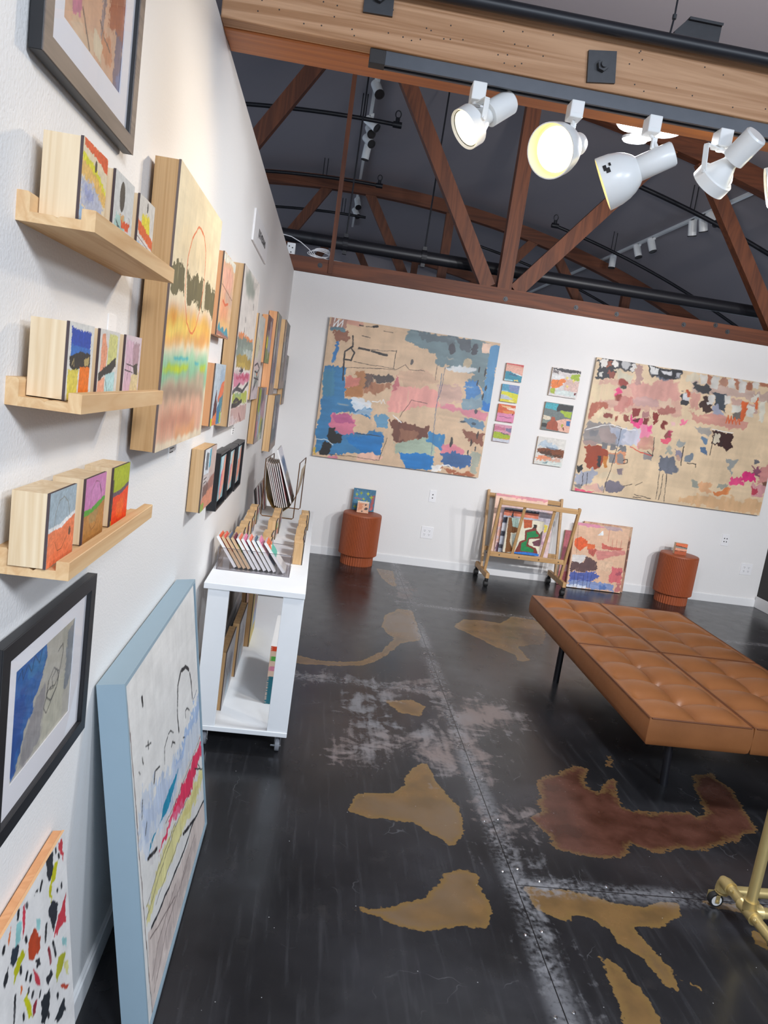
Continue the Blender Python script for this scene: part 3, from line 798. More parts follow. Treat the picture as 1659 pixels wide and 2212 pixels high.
'drip_j': """b 8cb4bc 6
p 70a8a8 1 30 v:80,0 480,0 420,400 300,1000 0,1000
p c8dce0 .9 30 v:420,0 760,0 600,420 460,400
p e08850 1 20 v:0,250 140,200 120,900 0,860
p e45c80 1 25 v:560,380 720,300 560,820 440,860
p f0b498 1 30 v:760,100 1000,0 1000,700 620,1000 480,1000 640,560
p 386878 .9 20 v:120,760 300,700 260,1000 90,1000""",
'drip_k': """b 8cb4bc 6
p 58a0b4 1 30 v:80,0 480,0 420,400 300,1000 0,1000
p c8dce0 .9 30 v:420,0 760,0 600,420 460,400
p e88a8a 1 20 v:0,250 140,200 120,900 0,860
p f07858 1 25 v:560,380 720,300 560,820 440,860
p eca088 1 30 v:760,100 1000,0 1000,700 620,1000 480,1000 640,560
p 386878 .9 20 v:120,760 300,700 260,1000 90,1000""",
'leaning': """b e9e7e3 4
p ccd6e4 .85 40 v:1049,438 990,479 666,461 296,420 69,352 23,404 71,520 133,555 433,570 1018,632
p 9ab6de .8 40 v:1046,446 1011,505 727,513 487,484 592,468 825,445
p b8c8e2 .7 50 v:296,420 522,474 652,513 503,548 219,514 82,477 77,409
p 1e90b4 1 6 v:566,526 477,548 379,566 244,539 119,552 138,534 286,543 327,515 441,517
p dcd8d6 .9 20 v:998,619 1019,662 487,609 243,626 124,589 109,555 433,570
p e83860 1 22 v:990,644 1039,694 917,706 752,711 572,674 414,642 298,629 232,628 271,605 385,610 520,608 694,632
p f088a8 .6 22 v:482,628 610,667 570,680 414,642 357,627
p e7df9e 1 22 v:1035,760 999,817 749,796 463,758 113,730 53,739 49,681 156,661 316,647 601,699 832,724
p dcd084 .8 22 v:958,760 903,788 586,756 560,718
p dccdc5 1 10 v:1061,917 1054,1050 41,1011 41,897 57,761 338,812 603,858 795,859
p c8b8b2 .7 30 v:699,905 856,958 387,983 85,936 78,866 419,863
l 2c2c30 10:1053,910 775,853 563,842 339,809 93,768
l 26262a 13:579,782 776,851
l 5a5450 3:997,622 487,609 337,588
l 5a5450 3:470,670 208,660 55,674
l 5a5450 3:752,711 467,682 228,686 48,705
l 5a5450 3:548,762 269,742 161,741
l 6a5a58 3:419,863 155,865 66,913
l 6a5a58 3:614,926 284,902 79,962
l 6a5a58 4:74,787 409,899
l 6a5a58 3:781,911 545,909 465,941
l 1e1e20 13:601,409 595,327
l 1e1e20 13:602,316 625,255 685,226
l 1e1e20 15:700,227 770,242 830,279
l 1e1e20 12:842,295 865,347 870,403
l 2a2a2a 7:730,417 730,391 767,396 799,422
l 2a2a2a 6:370,408 382,361 430,346
l 2a2a2a 6:443,342 476,348 516,375
l 2a2a2a 7:477,403 498,396 531,416
l 2a2a2a 10:225,390 243,369
l 2a2a2a 6:251,367 307,381
l 2a2a2a 7:68,409 87,368
l 2a2a2a 6:95,473 117,451
l 1e1e20 14:149,93 153,115
l 2a2a2a 9:188,243 188,263
l 2a2a2a 4:160,241 222,265
l 2a2a2a 8:111,254 119,275
l 2a2a2a 5:71,275 81,286
l 1e1e20 12:104,554 212,593
l 303030 6:845,679 1026,776
l 303030 5:908,692 963,742
l 303030 4:666,461 698,480
l 2a3a60 4:874,420 964,411
l 5a4440 5:2,41 15,231 23,537 44,1001""",
'splatter': """b e4e2e0 4
p c83c44 1 10 n:940,0 969,7 980,85 957,45
p 2a2c32 1 8 n:840,-2 886,0 902,49 862,74 839,43
p c0bc10 1 10 n:903,41 938,50 908,87 872,89 859,131 839,109 875,66
p 2c2e34 1 8 n:738,36 774,37 767,48 748,39
p 2a2c34 1 8 n:829,140 865,129 906,172 888,211 867,230 836,166
p c83844 1 10 n:907,207 972,188 972,271 876,244
p c4384a 1 6 n:667,12 682,12 677,72 648,98 664,60
p 8cc4c4 1 12 n:626,32 661,50 640,88 596,78
p 90c8c8 .9 12 n:746,110 786,130 761,153 737,136
p b84420 1 10 n:682,131 723,126 769,167 764,200 702,190 678,156
p 2a3440 1 10 n:579,73 622,86 607,121 580,119 566,100
p bcbc10 1 12 n:587,135 636,116 666,135 620,157 576,169
p c83a48 1 6 n:697,210 733,255 749,305 719,277
p 2a2a30 1 8 n:789,316 835,314 849,338 807,347
p b4b420 1 12 n:865,355 893,328 951,364 860,382
p d4d080 .9 12 n:931,367 973,394 965,439 922,386
p c04830 1 8 n:892,416 966,474 947,474 895,433
p 22262c 1 10 n:731,399 750,352 811,359 798,401 760,424
p bcbc10 1 10 n:629,243 662,250 688,341 660,325
p 22262c 1 10 n:837,487 894,481 932,481 919,521 864,514
p 8c2a38 1 8 n:691,311 719,313 709,342 688,341
p e87838 1 6 n:564,32 585,7 577,34 565,48
p e87838 1 6 n:623,195 633,219 618,226
p 2a2c30 1 8 n:520,115 553,97 553,120 526,128
p 90c4c4 .9 10 n:923,298 965,319 953,352 920,318
p 2c2c30 1 8 n:721,204 761,219 757,244 732,233
l 202024 14:801,35 788,50
l 202024 14:690,23 694,34
l 202024 16:636,5 631,21
l 202024 14:671,107 674,117
l 202024 14:813,170 801,207
l 202024 14:920,10 921,19
l 202024 14:940,39 944,50
l 202024 14:948,139 949,149
l 202024 14:912,133 913,137
l 202024 16:542,34 537,41
l 202024 16:665,201 659,208
l 202024 16:686,226 682,230
l 202024 16:629,157 629,169
l 8a2a30 16:823,245 833,295
l 202024 14:857,253 873,304
l 202024 14:585,199 567,256
l 202024 14:745,318 741,324
l 202024 14:668,247 668,255
l 202024 16:693,280 690,285
l 202024 14:627,285 627,297
l 202024 14:789,419 793,431
l 202024 14:865,426 868,437""",
'frame_top': """b d4a888 6
p a0522c .95 30 v:640,0 1000,0 1000,640 700,640
p 807880 .9 30 v:600,300 660,300 640,800 580,780
p e06a2c 1 10 n:0,640 110,620 120,800 0,780
p c87090 1 15 n:110,780 260,700 260,860 140,880
p 807888 .9 20 v:130,600 260,640 240,760 130,740
p c88050 .9 30 v:600,740 780,700 820,900 620,900
p d8ccb0 .9 20 v:480,800 640,820 620,960 480,940
p 6a5870 .9 30 v:860,640 1000,600 1000,1000 860,1000
p 6a78a8 .8 30 v:900,860 1000,840 1000,1000 900,1000
p d8b898 .9 30 h:150,880 480,860 480,1000 150,1000
l 3a3030 14:280,780 420,960
l 3a3030 10:560,700 640,760 760,800
l 4a3030 8:600,100 620,640""",
'frame_low': """b c4bfb2 5
p 2668b0 1 20 n:0,0 480,0 500,140 430,330 360,420 300,560 210,620 160,760 100,920 40,1000 0,960
p 1c50a0 .8 30 v:0,300 200,250 180,600 80,900 0,900
p 3a88c0 .7 30 h:220,60 480,60 440,240 220,240
p a4a0a0 1 20 v:380,460 520,420 470,900 220,1000 160,900 220,680
p b8b4a4 .8 30 v:760,0 1000,0 1000,300 760,250
p 808890 .9 20 v:860,120 1000,60 1000,600 860,700
p d0ccb8 .9 20 v:560,500 860,480 860,1000 480,1000
p c8c4a4 1 10 n:0,900 40,920 60,1000 0,1000
l 2a2a2a 7:700,220 780,180 800,260 720,560 560,720 500,640 560,520
l 2a2a2a 8:560,420 640,340 740,420 720,560 620,640 540,560 560,420
l 2a2a2a 7:640,520 620,420 700,380 740,480 660,540 600,520
l 2a2a2a 7:540,520 600,500 680,530
l 1c3048 6:60,120 120,60 140,160 200,60 260,160 300,40 380,150 420,30""",
'stars': """b 3a7290 8
p 4a88a8 .7 60 v:100,100 600,100 600,800 100,800
p b8504c .9 30 v:850,300 960,250 940,900 800,850
p c86070 .8 20 h:60,430 500,440 500,480 60,470
p 9aa828 1 8 n:330,80 360,170 430,190 370,230 360,330 320,240 250,210 320,180
p c0c828 1 8 n:640,90 670,170 740,190 680,230 660,320 630,230 570,200 630,170
p b0c028 1 8 n:150,180 180,260 250,270 190,310 180,390 150,310 90,290 150,250
p a8b828 1 8 n:800,240 840,320 930,330 850,380 830,470 790,390 720,360 790,320
p a8c028 1 8 n:480,380 510,440 570,450 520,490 500,550 470,490 420,470 470,440
p b8c828 1 8 n:280,480 310,560 390,570 320,610 300,690 270,610 200,590 270,550
p b8c828 1 8 n:640,480 680,570 760,580 690,620 670,720 630,620 550,600 630,560
p 98b028 1 8 n:120,760 160,820 240,830 170,880 150,960 120,880 50,850 110,820
l e0e4e8 14:160,60 180,120
p d86060 .9 20 n:780,830 900,820 900,950 800,960""",
'pink_block': """b e6b494 6
p e8e0d4 1 20 h:0,0 1000,0 1000,90 0,110
p d8865c .8 60 n:100,200 500,200 420,700 80,800
p 4a3838 1 15 n:620,230 800,220 780,330 700,380 640,300
p 4a4040 1 20 n:600,640 760,480 950,560 900,700 680,740
p 3c3838 1 15 n:380,820 540,800 500,920 400,920""",
'stripe_block': """b e88a60 5
p e8784c 1 10 h:0,0 1000,0 1000,260 0,240
p 2c2a2a 1 8 h:0,230 400,250 1000,330 1000,370 300,310 0,290
p 88948c 1 10 h:0,310 1000,370 1000,460 0,440
p e8a486 1 10 h:0,450 1000,470 1000,660 0,640
p 4a2824 1 8 h:0,660 400,680 1000,640 1000,690 0,720
p b85c38 1 10 h:0,720 1000,700 1000,1000 0,1000""",
'floor_canvas': """b e6bc9c 5
p e090a8 1 15 h:10,-1 367,-7 561,24 250,52 59,38
p b8a0a8 .8 15 h:492,-12 832,2 880,50 587,57
p e8602c 1 15 n:30,237 129,208 265,272 267,350 146,433 34,377
p e06a38 1 15 h:260,307 404,300 407,386 283,383
p c05c50 1 20 v:283,383 405,369 451,399 403,491 314,449
p d88880 .95 20 h:449,390 962,341 989,390 690,476 492,533 438,452
p c85a50 .9 15 h:524,268 644,307 937,309 880,350 547,353
p ddd8d4 1 15 h:24,499 299,485 218,615 34,618
p 5e4444 .97 25 v:21,602 258,610 282,505 477,569 511,718 280,744 16,747
p 4a5ca8 .95 25 h:29,763 523,734 591,777 387,900 44,904
p 7c94c8 .9 25 h:21,890 849,866 885,979 18,990
p dde4f0 .9 20 h:13,957 355,953 381,992 11,1007
p d86a70 .95 25 v:771,604 978,616 990,851 744,844
p a85060 .8 20 h:863,679 987,683 973,727 870,729
p 5878b4 .9 20 v:614,925 731,896 726,996 624,991
p c07070 .9 20 v:909,860 990,851 989,993 908,993
p eceff0 1 6 n:413,157 517,83 538,152
p e8c4a4 .8 20 n:553,526 781,535 783,688 515,684
l 303050 7:120,761 128,986
l 303050 7:288,793 291,993
l 303050 6:363,751 370,985
l 303050 6:428,778 422,996
l 303050 6:186,788 189,988
l 4a3030 5:49,39 92,474
l c04848 5:711,194 721,333
l c04848 5:794,184 797,325
l c04848 5:879,192 875,316
l c04848 5:627,44 634,238""",
'rack_map': """b e4dcc4 4
p b0ccc0 1 10 n:-2,-3 299,-33 314,261 119,256 96,17
p 7c4c1c 1 8 n:6,13 94,0 151,251 298,263 296,404 136,430 144,678 286,944 62,1016
p bcc8c0 1 8 n:172,459 364,429 368,786 243,842
p b8562c 1 8 n:415,1 664,-21 680,203 475,253
p 7c3428 1 6 n:514,317 699,235 751,121 814,111 815,252 943,373 958,495 669,541 655,704 893,775 979,943 845,928 484,949 322,975 418,634 543,579
p 1c8448 1 6 n:577,360 801,271 827,356 913,395 903,450 633,511 610,747 832,821 843,910 480,913 472,679 595,606
p 2a74c8 1 8 n:288,962 581,933 778,920 1011,938 1020,1010 295,1034
p 2c2824 1 5 n:724,108 808,112 796,226 729,212
p 70404c 1 8 n:759,616 960,512 985,724 820,714
p ea9a5c 1 8 n:1017,575 1159,534 1180,966 1055,968
p 504038 .8 6 n:939,338 1000,257 1013,683 981,688""",
'rack_stripes': """b b8bcc8 4
p e08060 1 8 h:0,60 1000,60 1000,160 0,170
p 30303c 1 8 h:0,30 1000,20 1000,60 0,70
p 2c3040 1 10 h:0,200 1000,200 1000,330 0,320
p e4e4e8 1 8 h:0,340 1000,330 1000,480 0,480
p 3c3c48 1 8 h:0,500 1000,480 1000,600 0,600
p c4c8d4 1 8 h:0,620 1000,620 1000,760 0,760
p 50505c 1 8 h:0,780 1000,760 1000,860 0,860
p 22222a 1 4 n:260,40 340,420 150,420
p 22222a 1 4 n:350,480 420,820 270,820""",
'rack_pink': """b e0c4c4 8
p e8a890 .8 60 n:0,300 200,350 200,800 0,800
p b8b8c4 .8 60 n:700,0 1000,100 1000,500 750,400
p c89ab0 .8 60 n:300,500 900,550 800,900 350,850
p e8d040 .9 20 n:860,300 930,320 880,480 850,440
p e8e0dc .8 50 n:400,0 700,50 650,400 420,350
p 6a4a5c .9 20 n:20,780 150,740 140,1000 20,1000""",
'rack_peach': """b ecc4ac 5
p d88890 1 10 h:0,0 1000,0 1000,60 0,40
p e8b89c .8 50 h:0,300 1000,350 1000,700 0,650""",
'red_canvas': """b b8646c 10
p 7c3c48 .8 60 v:0,300 700,320 700,700 0,700
p c8a0a4 .8 50 h:0,620 1000,640 1000,760 0,740""",
'brown_canvas': """b b88870 10
p 6a4438 .8 60 v:300,200 1000,250 1000,700 300,700
p d8b898 .8 60 h:0,0 1000,0 1000,200 0,180""",
'print_front': """b e4e4ea 3
p 7088a8 .9 50 v:120,180 900,160 880,480 140,480
p 4a6a90 .7 40 v:200,260 860,220 860,340 220,360
p c8c0b4 .9 50 h:140,480 880,480 880,620 140,620
p a8a8b0 .8 40 h:140,600 880,620 880,720 140,720
p e09090 .9 40 h:140,740 880,720 880,880 140,880""",
'blk_sun': """b e8d8b8 5
p e05020 1 20 n:30,0 1000,0 1000,200 500,110 40,90
p e0dc20 .95 30 n:0,170 500,220 1000,420 1000,520 400,340 0,260
p e8b860 .9 40 n:0,260 600,340 1000,480 1000,640 500,520 0,420
p b4bcd4 .9 60 n:0,470 400,460 900,620 900,900 400,860 0,760
p 8c98c8 .7 50 n:150,520 500,560 500,700 200,680
p a0c4e8 .95 20 n:0,780 500,860 700,1000 0,1000
e 3c3836 1 4:520,220 45,75""",
'blk_moon': """b d8dad8 5
p 9cc8c0 .8 40 n:150,560 600,540 650,760 200,900 60,760
p e05424 1 25 n:400,600 860,580 800,720 420,700
p d85428 1 25 n:300,800 800,760 740,900 320,900
p dca868 .9 20 n:350,540 560,520 540,620 380,620
p 2c4448 .9 12 n:120,640 300,700 420,720 250,730
p 2c3030 1 10 n:560,880 700,860 640,960 560,950
e 464442 1 4:400,290 130,210
l 4a5a58 12:800,500 900,560""",
'blk_dawn': """b dcd8d0 5
p e8d828 .95 40 n:200,260 700,240 760,520 200,460
p e06020 1 25 n:0,360 500,470 1000,560 1000,720 500,640 0,560
p e8e0dc .9 20 n:0,600 1000,730 1000,800 0,680
p a4c4e8 1 20 n:0,720 500,740 1000,840 1000,1000 0,1000
e 3a3a3a 1 4:520,120 40,80
l 5a3a3a 14:0,640 1000,770""",
'blk_blue': """b e4e2da 4
p 2c50b0 1 25 n:100,60 880,100 860,300 880,440 600,420 100,300
p 3a74c0 1 20 n:120,280 900,330 840,480 100,470
p 363430 1 10 n:60,440 500,360 900,380 900,560 560,570 260,620 100,560
p e0d058 1 15 n:40,600 440,600 430,1000 60,1000
p ee7a20 1 10 n:490,560 900,560 900,1000 470,1000
p c8b070 .9 10 n:640,460 860,420 840,540 660,540
l d0b878 16:180,540 240,460 260,560""",
'blk_loop': """b e0dcd4 4
p eca07c 1 15 n:100,80 260,60 400,300 380,560 100,640
p d8d488 1 15 n:460,40 900,60 900,480 420,520
p 3c3a36 1 15 n:30,640 400,520 860,380 900,520 600,640 300,660 60,780
p b8dcdc 1 15 n:400,640 860,600 860,1000 380,1000
p eca888 1 15 n:30,760 340,680 380,1000 30,1000
l 26241f 14:380,720 500,860 560,1000""",
'blk_rose': """b dcc8cc 4
p d8b0c0 .9 40 v:60,60 500,80 440,1000 60,1000
p b08c94 .9 40 v:480,100 900,120 860,560 500,480
p dcc898 1 30 n:480,640 960,560 940,1000 400,1000
p 4a443a 1 12 n:560,480 840,440 860,640 640,620
l 3a3434 18:120,460 600,500
l 3a3434 18:60,560 560,600
l 3a3434 14:300,420 240,720""",
'blk_coral': """b 9fb0b8 4
p a8b8c0 .8 60 n:0,0 1000,0 1000,450 0,480
p ecebe8 1 15 n:0,470 400,460 1000,360 1000,430 500,530 0,540
p ee8458 1 12 n:0,530 500,520 1000,420 1000,1000 0,1000
p e4784c .7 60 n:200,640 800,560 800,860 200,900
l 7a6a50 8:200,520 230,300 350,140 520,110 680,200 800,420
l 6a4a30 10:280,700 380,830 540,830 700,700
e 4a4038 .8 10:820,640 40,60""",
'blk_pink': """b cc80b0 4
p d48cbc .8 60 n:100,100 900,100 900,400 100,400
p 5ca43c 1 15 n:0,480 400,480 1000,370 1000,450 400,570 0,580
p b88244 1 10 n:0,570 400,560 1000,450 1000,1000 0,1000
p a88a58 .8 30 n:250,560 700,520 600,720 300,720
l 6a4c48 8:250,460 300,200 480,80 640,110 780,260 820,420
l 6a3c24 9:280,720 400,830 560,800 660,700
l 403030 14:680,160 780,300""",
'blk_lime': """b a8b41c 4
p b4c028 .8 40 n:100,60 900,60 900,340 100,340
p 6a5460 1 10 n:0,430 500,420 1000,340 1000,410 500,500 0,500
p ee4a1c 1 8 n:30,500 500,500 1000,410 1000,1000 40,1000
p f06a28 .8 40 n:300,600 800,560 700,900 350,900
p 3a3038 1 8 v:0,200 60,200 50,900 0,900""",
'cart_a': """b d8ccc0 8
p c87080 1 40 v:0,100 600,150 500,520 0,480
p 8cb4a8 1 40 h:300,500 1000,450 1000,860 350,800
p 303038 1 20 n:450,300 700,280 680,480 480,440""",
'cart_b': """b d8ccc0 8
p e09060 1 40 v:0,100 600,150 500,520 0,480
p 7088b0 1 40 h:300,500 1000,450 1000,860 350,800
p d8c050 1 20 n:450,300 700,280 680,480 480,440""",
'cart_c': """b d8ccc0 8
p a0b048 1 40 v:0,100 600,150 500,520 0,480
p c06060 1 40 h:300,500 1000,450 1000,860 350,800
p d8d8d0 1 20 n:450,300 700,280 680,480 480,440""",
'shelf_grey': """b c8c4c4 6
p a09c9c .8 60 v:100,200 500,250 480,900 120,850
p 84808c .7 50 v:500,300 800,350 760,900 520,850
p b8ccd8 .8 40 v:300,600 700,650 680,1000 280,950
l 4a4444 12:100,300 400,600 200,900
l 4a4444 10:500,200 480,700
l 4a4444 10:700,300 640,800""",
'shelf_yellow': """b d8c060 6
p c8a8b8 .9 50 v:300,300 900,350 860,700 320,650
p a0b4d8 .9 40 h:300,650 1000,620 1000,860 300,840
p e8d890 .8 40 h:0,0 1000,0 1000,260 0,240""",
'stripes_panel': """b e8c8b0 2
p 0a6878 1 3 n:0,520 1000,520 1000,1000 0,1000
p dc88a0 1 3 n:0,345 1000,345 1000,425 0,425
p 58b048 1 3 n:0,175 1000,175 1000,255 0,255
p e8481c 1 3 n:0,0 1000,0 1000,85 0,85""",
'card0': """b e8e4dc 4
p e0603c 1 20 n:0,0 1000,0 1000,260 500,180 0,300
p c84838 1 30 n:0,260 1000,200 1000,480 0,520
p e8b830 1 30 n:100,560 800,520 760,900 200,880
l 2c2c30 20:100,120 600,160 900,100""",
'card1': """b e8e4dc 4
p e06050 1 20 n:0,0 1000,0 1000,260 500,180 0,300
p d84a40 1 30 n:0,260 1000,200 1000,480 0,520
p f0d8c8 1 30 n:100,560 800,520 760,900 200,880
l 2c2c30 20:100,120 600,160 900,100""",
'card2': """b e8e4dc 4
p 50607c 1 20 n:0,0 1000,0 1000,260 500,180 0,300
p 7890a0 1 30 n:0,260 1000,200 1000,480 0,520
p 88883c 1 30 n:100,560 800,520 760,900 200,880
l 2c2c30 20:100,120 600,160 900,100""",
'card3': """b e8e4dc 4
p 702838 1 20 n:0,0 1000,0 1000,260 500,180 0,300
p 98a840 1 30 n:0,260 1000,200 1000,480 0,520
p 3c4858 1 30 n:100,560 800,520 760,900 200,880
l 2c2c30 20:100,120 600,160 900,100""",
'card4': """b e8e4dc 4
p e07858 1 20 n:0,0 1000,0 1000,260 500,180 0,300
p f0a080 1 30 n:0,260 1000,200 1000,480 0,520
p a03848 1 30 n:100,560 800,520 760,900 200,880
l 2c2c30 20:100,120 600,160 900,100""",
'card5': """b e8e4dc 4
p d87898 1 20 n:0,0 1000,0 1000,260 500,180 0,300
p 405068 1 30 n:0,260 1000,200 1000,480 0,520
p d8a0b0 1 30 n:100,560 800,520 760,900 200,880
l 2c2c30 20:100,120 600,160 900,100""",
'card6': """b e8e4dc 4
p e87860 1 20 n:0,0 1000,0 1000,260 500,180 0,300
p f09c90 1 30 n:0,260 1000,200 1000,480 0,520
p d8c8c0 1 30 n:100,560 800,520 760,900 200,880
l 2c2c30 20:100,120 600,160 900,100""",
'card7': """b e8e4dc 4
p 50687c 1 20 n:0,0 1000,0 1000,260 500,180 0,300
p c0b848 1 30 n:0,260 1000,200 1000,480 0,520
p 6888a0 1 30 n:100,560 800,520 760,900 200,880
l 2c2c30 20:100,120 600,160 900,100""",
'card8': """b e8e4dc 4
p d880a0 1 20 n:0,0 1000,0 1000,260 500,180 0,300
p f0c8d0 1 30 n:0,260 1000,200 1000,480 0,520
p 5a7898 1 30 n:100,560 800,520 760,900 200,880
l 2c2c30 20:100,120 600,160 900,100""",
'card9': """b e8e4dc 4
p e06830 1 20 n:0,0 1000,0 1000,260 500,180 0,300
p 5cb4a0 1 30 n:0,260 1000,200 1000,480 0,520
p e8e4e0 1 30 n:100,560 800,520 760,900 200,880
l 2c2c30 20:100,120 600,160 900,100""",
'lean0': """b d8c8c0 6
p c89aa0 1 40 v:0,100 500,100 480,900 0,900
p 6a5058 1 40 v:450,200 1000,150 1000,800 480,850
p d8c0b0 1 30 n:200,300 600,280 560,600 220,560""",
'lean1': """b d8c8c0 6
p 7888a8 1 40 v:0,100 500,100 480,900 0,900
p b8a098 1 40 v:450,200 1000,150 1000,800 480,850
p e0d4c8 1 30 n:200,300 600,280 560,600 220,560""",
'lean2': """b d8c8c0 6
p d86068 1 40 v:0,100 500,100 480,900 0,900
p e8a070 1 40 v:450,200 1000,150 1000,800 480,850
p 503038 1 30 n:200,300 600,280 560,600 220,560""",
'lean3': """b d8c8c0 6
p c83c58 1 40 v:0,100 500,100 480,900 0,900
p e8c080 1 40 v:450,200 1000,150 1000,800 480,850
p 60485c 1 30 n:200,300 600,280 560,600 220,560""",
}
OCHRE = [[(0.733, 2.749),(0.773, 2.772),(0.93, 2.802),(0.975, 2.895),(1.027, 3.03),(1.088, 3.066),(1.118, 2.964),(1.134, 2.835),(1.176, 2.739),(1.187, 2.644),(1.172, 2.534),(1.127, 2.464),(1.096, 2.465),(1.07, 2.503),(1.033, 2.541),(0.995, 2.58),(0.944, 2.6),(0.803, 2.603),(0.718, 2.631)], [(0.723, 2.087),(0.875, 2.128),(0.962, 2.168),(0.976, 2.203),(1.019, 2.235),(1.058, 2.297),(1.104, 2.332),(1.143, 2.329),(1.178, 2.303),(1.174, 2.239),(1.188, 2.172),(1.183, 2.107),(1.159, 2.044),(1.05, 2.033),(0.942, 2.014),(0.899, 2.018),(0.823, 2.04)], [(1.332, 2.264),(1.498, 2.268),(1.605, 2.231),(1.646, 2.207),(1.747, 2.211),(1.843, 2.242),(1.904, 2.251),(1.866, 2.176),(1.78, 2.11),(1.669, 2.099),(1.686, 2.01),(1.731, 1.913),(1.769, 1.859),(1.742, 1.883),(1.715, 1.899),(1.695, 1.833),(1.674, 1.852),(1.651, 1.896),(1.627, 1.982),(1.581, 2.024),(1.577, 2.084),(1.525, 2.123),(1.462, 2.146),(1.464, 2.098),(1.377, 2.133),(1.338, 2.162)], [(1.492, 1.959),(1.533, 1.951),(1.569, 1.849),(1.589, 1.763),(1.58, 1.712),(1.474, 1.705),(1.49, 1.823),(1.488, 1.904)], [(2.104, 2.135),(2.131, 2.137),(2.13, 2.074),(2.118, 2.031),(2.098, 2.029),(2.079, 2.07)], [(1.975, 2.259),(2.15, 2.272),(2.25, 2.264),(2.217, 2.212),(2.117, 2.215),(2.034, 2.235)], [(0.4, 4.25),(0.451, 4.238),(0.593, 4.197),(0.746, 4.214),(0.85, 4.257),(0.965, 4.419),(1.073, 4.668),(1.094, 4.774),(1.043, 4.86),(1.03, 4.999),(1.074, 5.246),(1.194, 5.436),(1.301, 5.455),(1.301, 5.131),(1.292, 4.77),(1.14, 4.657),(1.07, 4.51),(0.957, 4.302),(0.846, 4.175),(0.674, 4.127),(0.456, 4.105),(0.406, 4.117)], [(1.582, 5.152),(1.699, 5.37),(1.824, 5.394),(1.993, 5.372),(2.143, 5.593),(2.319, 5.57),(2.372, 5.422),(2.231, 4.999),(2.004, 4.86),(2.007, 4.605),(1.96, 4.561),(1.906, 4.576),(1.932, 4.676),(1.82, 4.803),(1.711, 4.974),(1.622, 5.09)], [(1.099, 6.673),(1.262, 6.625),(1.244, 6.1),(1.198, 6.081),(1.129, 6.325)], [(0.952, 3.715),(1.104, 3.751),(1.169, 3.682),(1.134, 3.553),(1.029, 3.569)]]
RUST = [[(1.587, 3.01),(1.71, 3.091),(1.832, 3.175),(1.885, 3.172),(1.834, 2.994),(1.862, 2.964),(1.997, 3.093),(1.958, 2.946),(1.942, 2.846),(2.021, 2.827),(2.248, 2.851),(2.266, 2.812),(2.337, 2.875),(2.357, 3.01),(2.46, 3.223),(2.564, 3.241),(2.596, 3.096),(2.566, 2.975),(2.525, 2.839),(2.506, 2.746),(2.405, 2.703),(2.279, 2.612),(2.192, 2.582),(2.059, 2.574),(1.96, 2.535),(1.871, 2.567),(1.789, 2.479),(1.708, 2.469),(1.603, 2.481),(1.526, 2.513),(1.502, 2.615),(1.482, 2.706),(1.549, 2.776),(1.576, 2.907)], [(2.052, 3.336),(2.077, 3.327),(2.031, 3.211),(2.001, 3.206)]]
SCUFF = [[(0.753, 3.753),(0.963, 3.85),(1.013, 3.773),(0.877, 3.676),(0.939, 3.549),(0.982, 3.444),(0.991, 3.269),(0.912, 3.109),(0.775, 2.98),(0.664, 3.062),(0.721, 3.198),(0.786, 3.245),(0.78, 3.513),(0.703, 3.554)], [(1.209, 4.055),(1.309, 3.984),(1.347, 3.744),(1.51, 3.894),(1.684, 3.802),(1.75, 3.69),(1.618, 3.542),(1.458, 3.434),(1.441, 3.209),(1.363, 2.969),(1.311, 3.017),(1.282, 3.195),(1.232, 3.388),(1.271, 3.623)], [(1.03, 3.328),(1.16, 3.482),(1.247, 3.373),(1.279, 3.178),(1.291, 2.916),(1.213, 2.903),(1.159, 3.034),(1.032, 3.131)], [(0.463, 3.936),(0.663, 3.997),(0.933, 3.964),(1.285, 3.954),(1.278, 3.91),(0.928, 3.887),(0.596, 3.906)], [(1.239, 6.375),(1.378, 6.38),(1.328, 5.688),(1.228, 5.514),(1.185, 5.773)], [(1.299, 2.883),(1.34, 2.744),(1.328, 2.344),(1.437, 2.297),(1.572, 2.276),(1.329, 2.27),(1.329, 1.978),(1.331, 1.702),(1.315, 1.701),(1.304, 1.954),(1.298, 2.386),(1.279, 2.676)], [(1.316, 2.74),(1.509, 2.76),(1.502, 2.579),(1.345, 2.575)]]

# ------------------------------------------------------------------ materials
M = {}
M['pine'] = wood('pine', 'dcb88a', 'c39a68', 'z', 16, .05, .6)
M['pine_pale'] = wood('pine_pale', 'e8d3b2', 'd3b68e', 'z', 18, .05, .6)
M['pine_h'] = wood('pine_board', 'e2c193', 'cda171', 'y', 16, .05, .6)
M['oak'] = wood('oak', 'c9a272', 'ac8352', 'z', 20, .05, .5)
M['oak_x'] = wood('oak_rail', 'c9a272', 'ac8352', 'x', 20, .05, .5)
M['cherry'] = wood('cherry_ply', 'e2a878', 'd29462', 'z', 12, .08, .55)
M['beam'] = wood('old_fir_beam', 'cda07a', '98683f', 'x', 16, .03, .6, knots=0, bump=.4)
M['beam_lamplit'] = wood('lamplit_fir_plank', 'c8762e', 'a65a20', 'x', 10, .03, .45, bump=.2)  # same fir as the face plank, warm lamplight painted in as orange
M['truss'] = wood('stained_truss_timber', '7a4426', '512a17', 'z', 8, .08, .6, bump=.3)
M['truss_x'] = wood('stained_truss_chord', '7c4426', '532b17', 'x', 8, .05, .6, bump=.3)
M['white_wood'] = plain('white_painted_wood', 'eef0f2', .45, var=.03, scale=12, bump=.08)
M['white_metal'] = plain('white_enamel', 'f0f0ee', .28, var=.02)
M['cream'] = plain('lamplit_shade_lining', 'f2e6b6', .5, var=.02)  # inside of the shade; cream paints in the warm bulb light on it
M['white_plastic'] = plain('white_plastic', 'f0eff0', .35, var=.01)
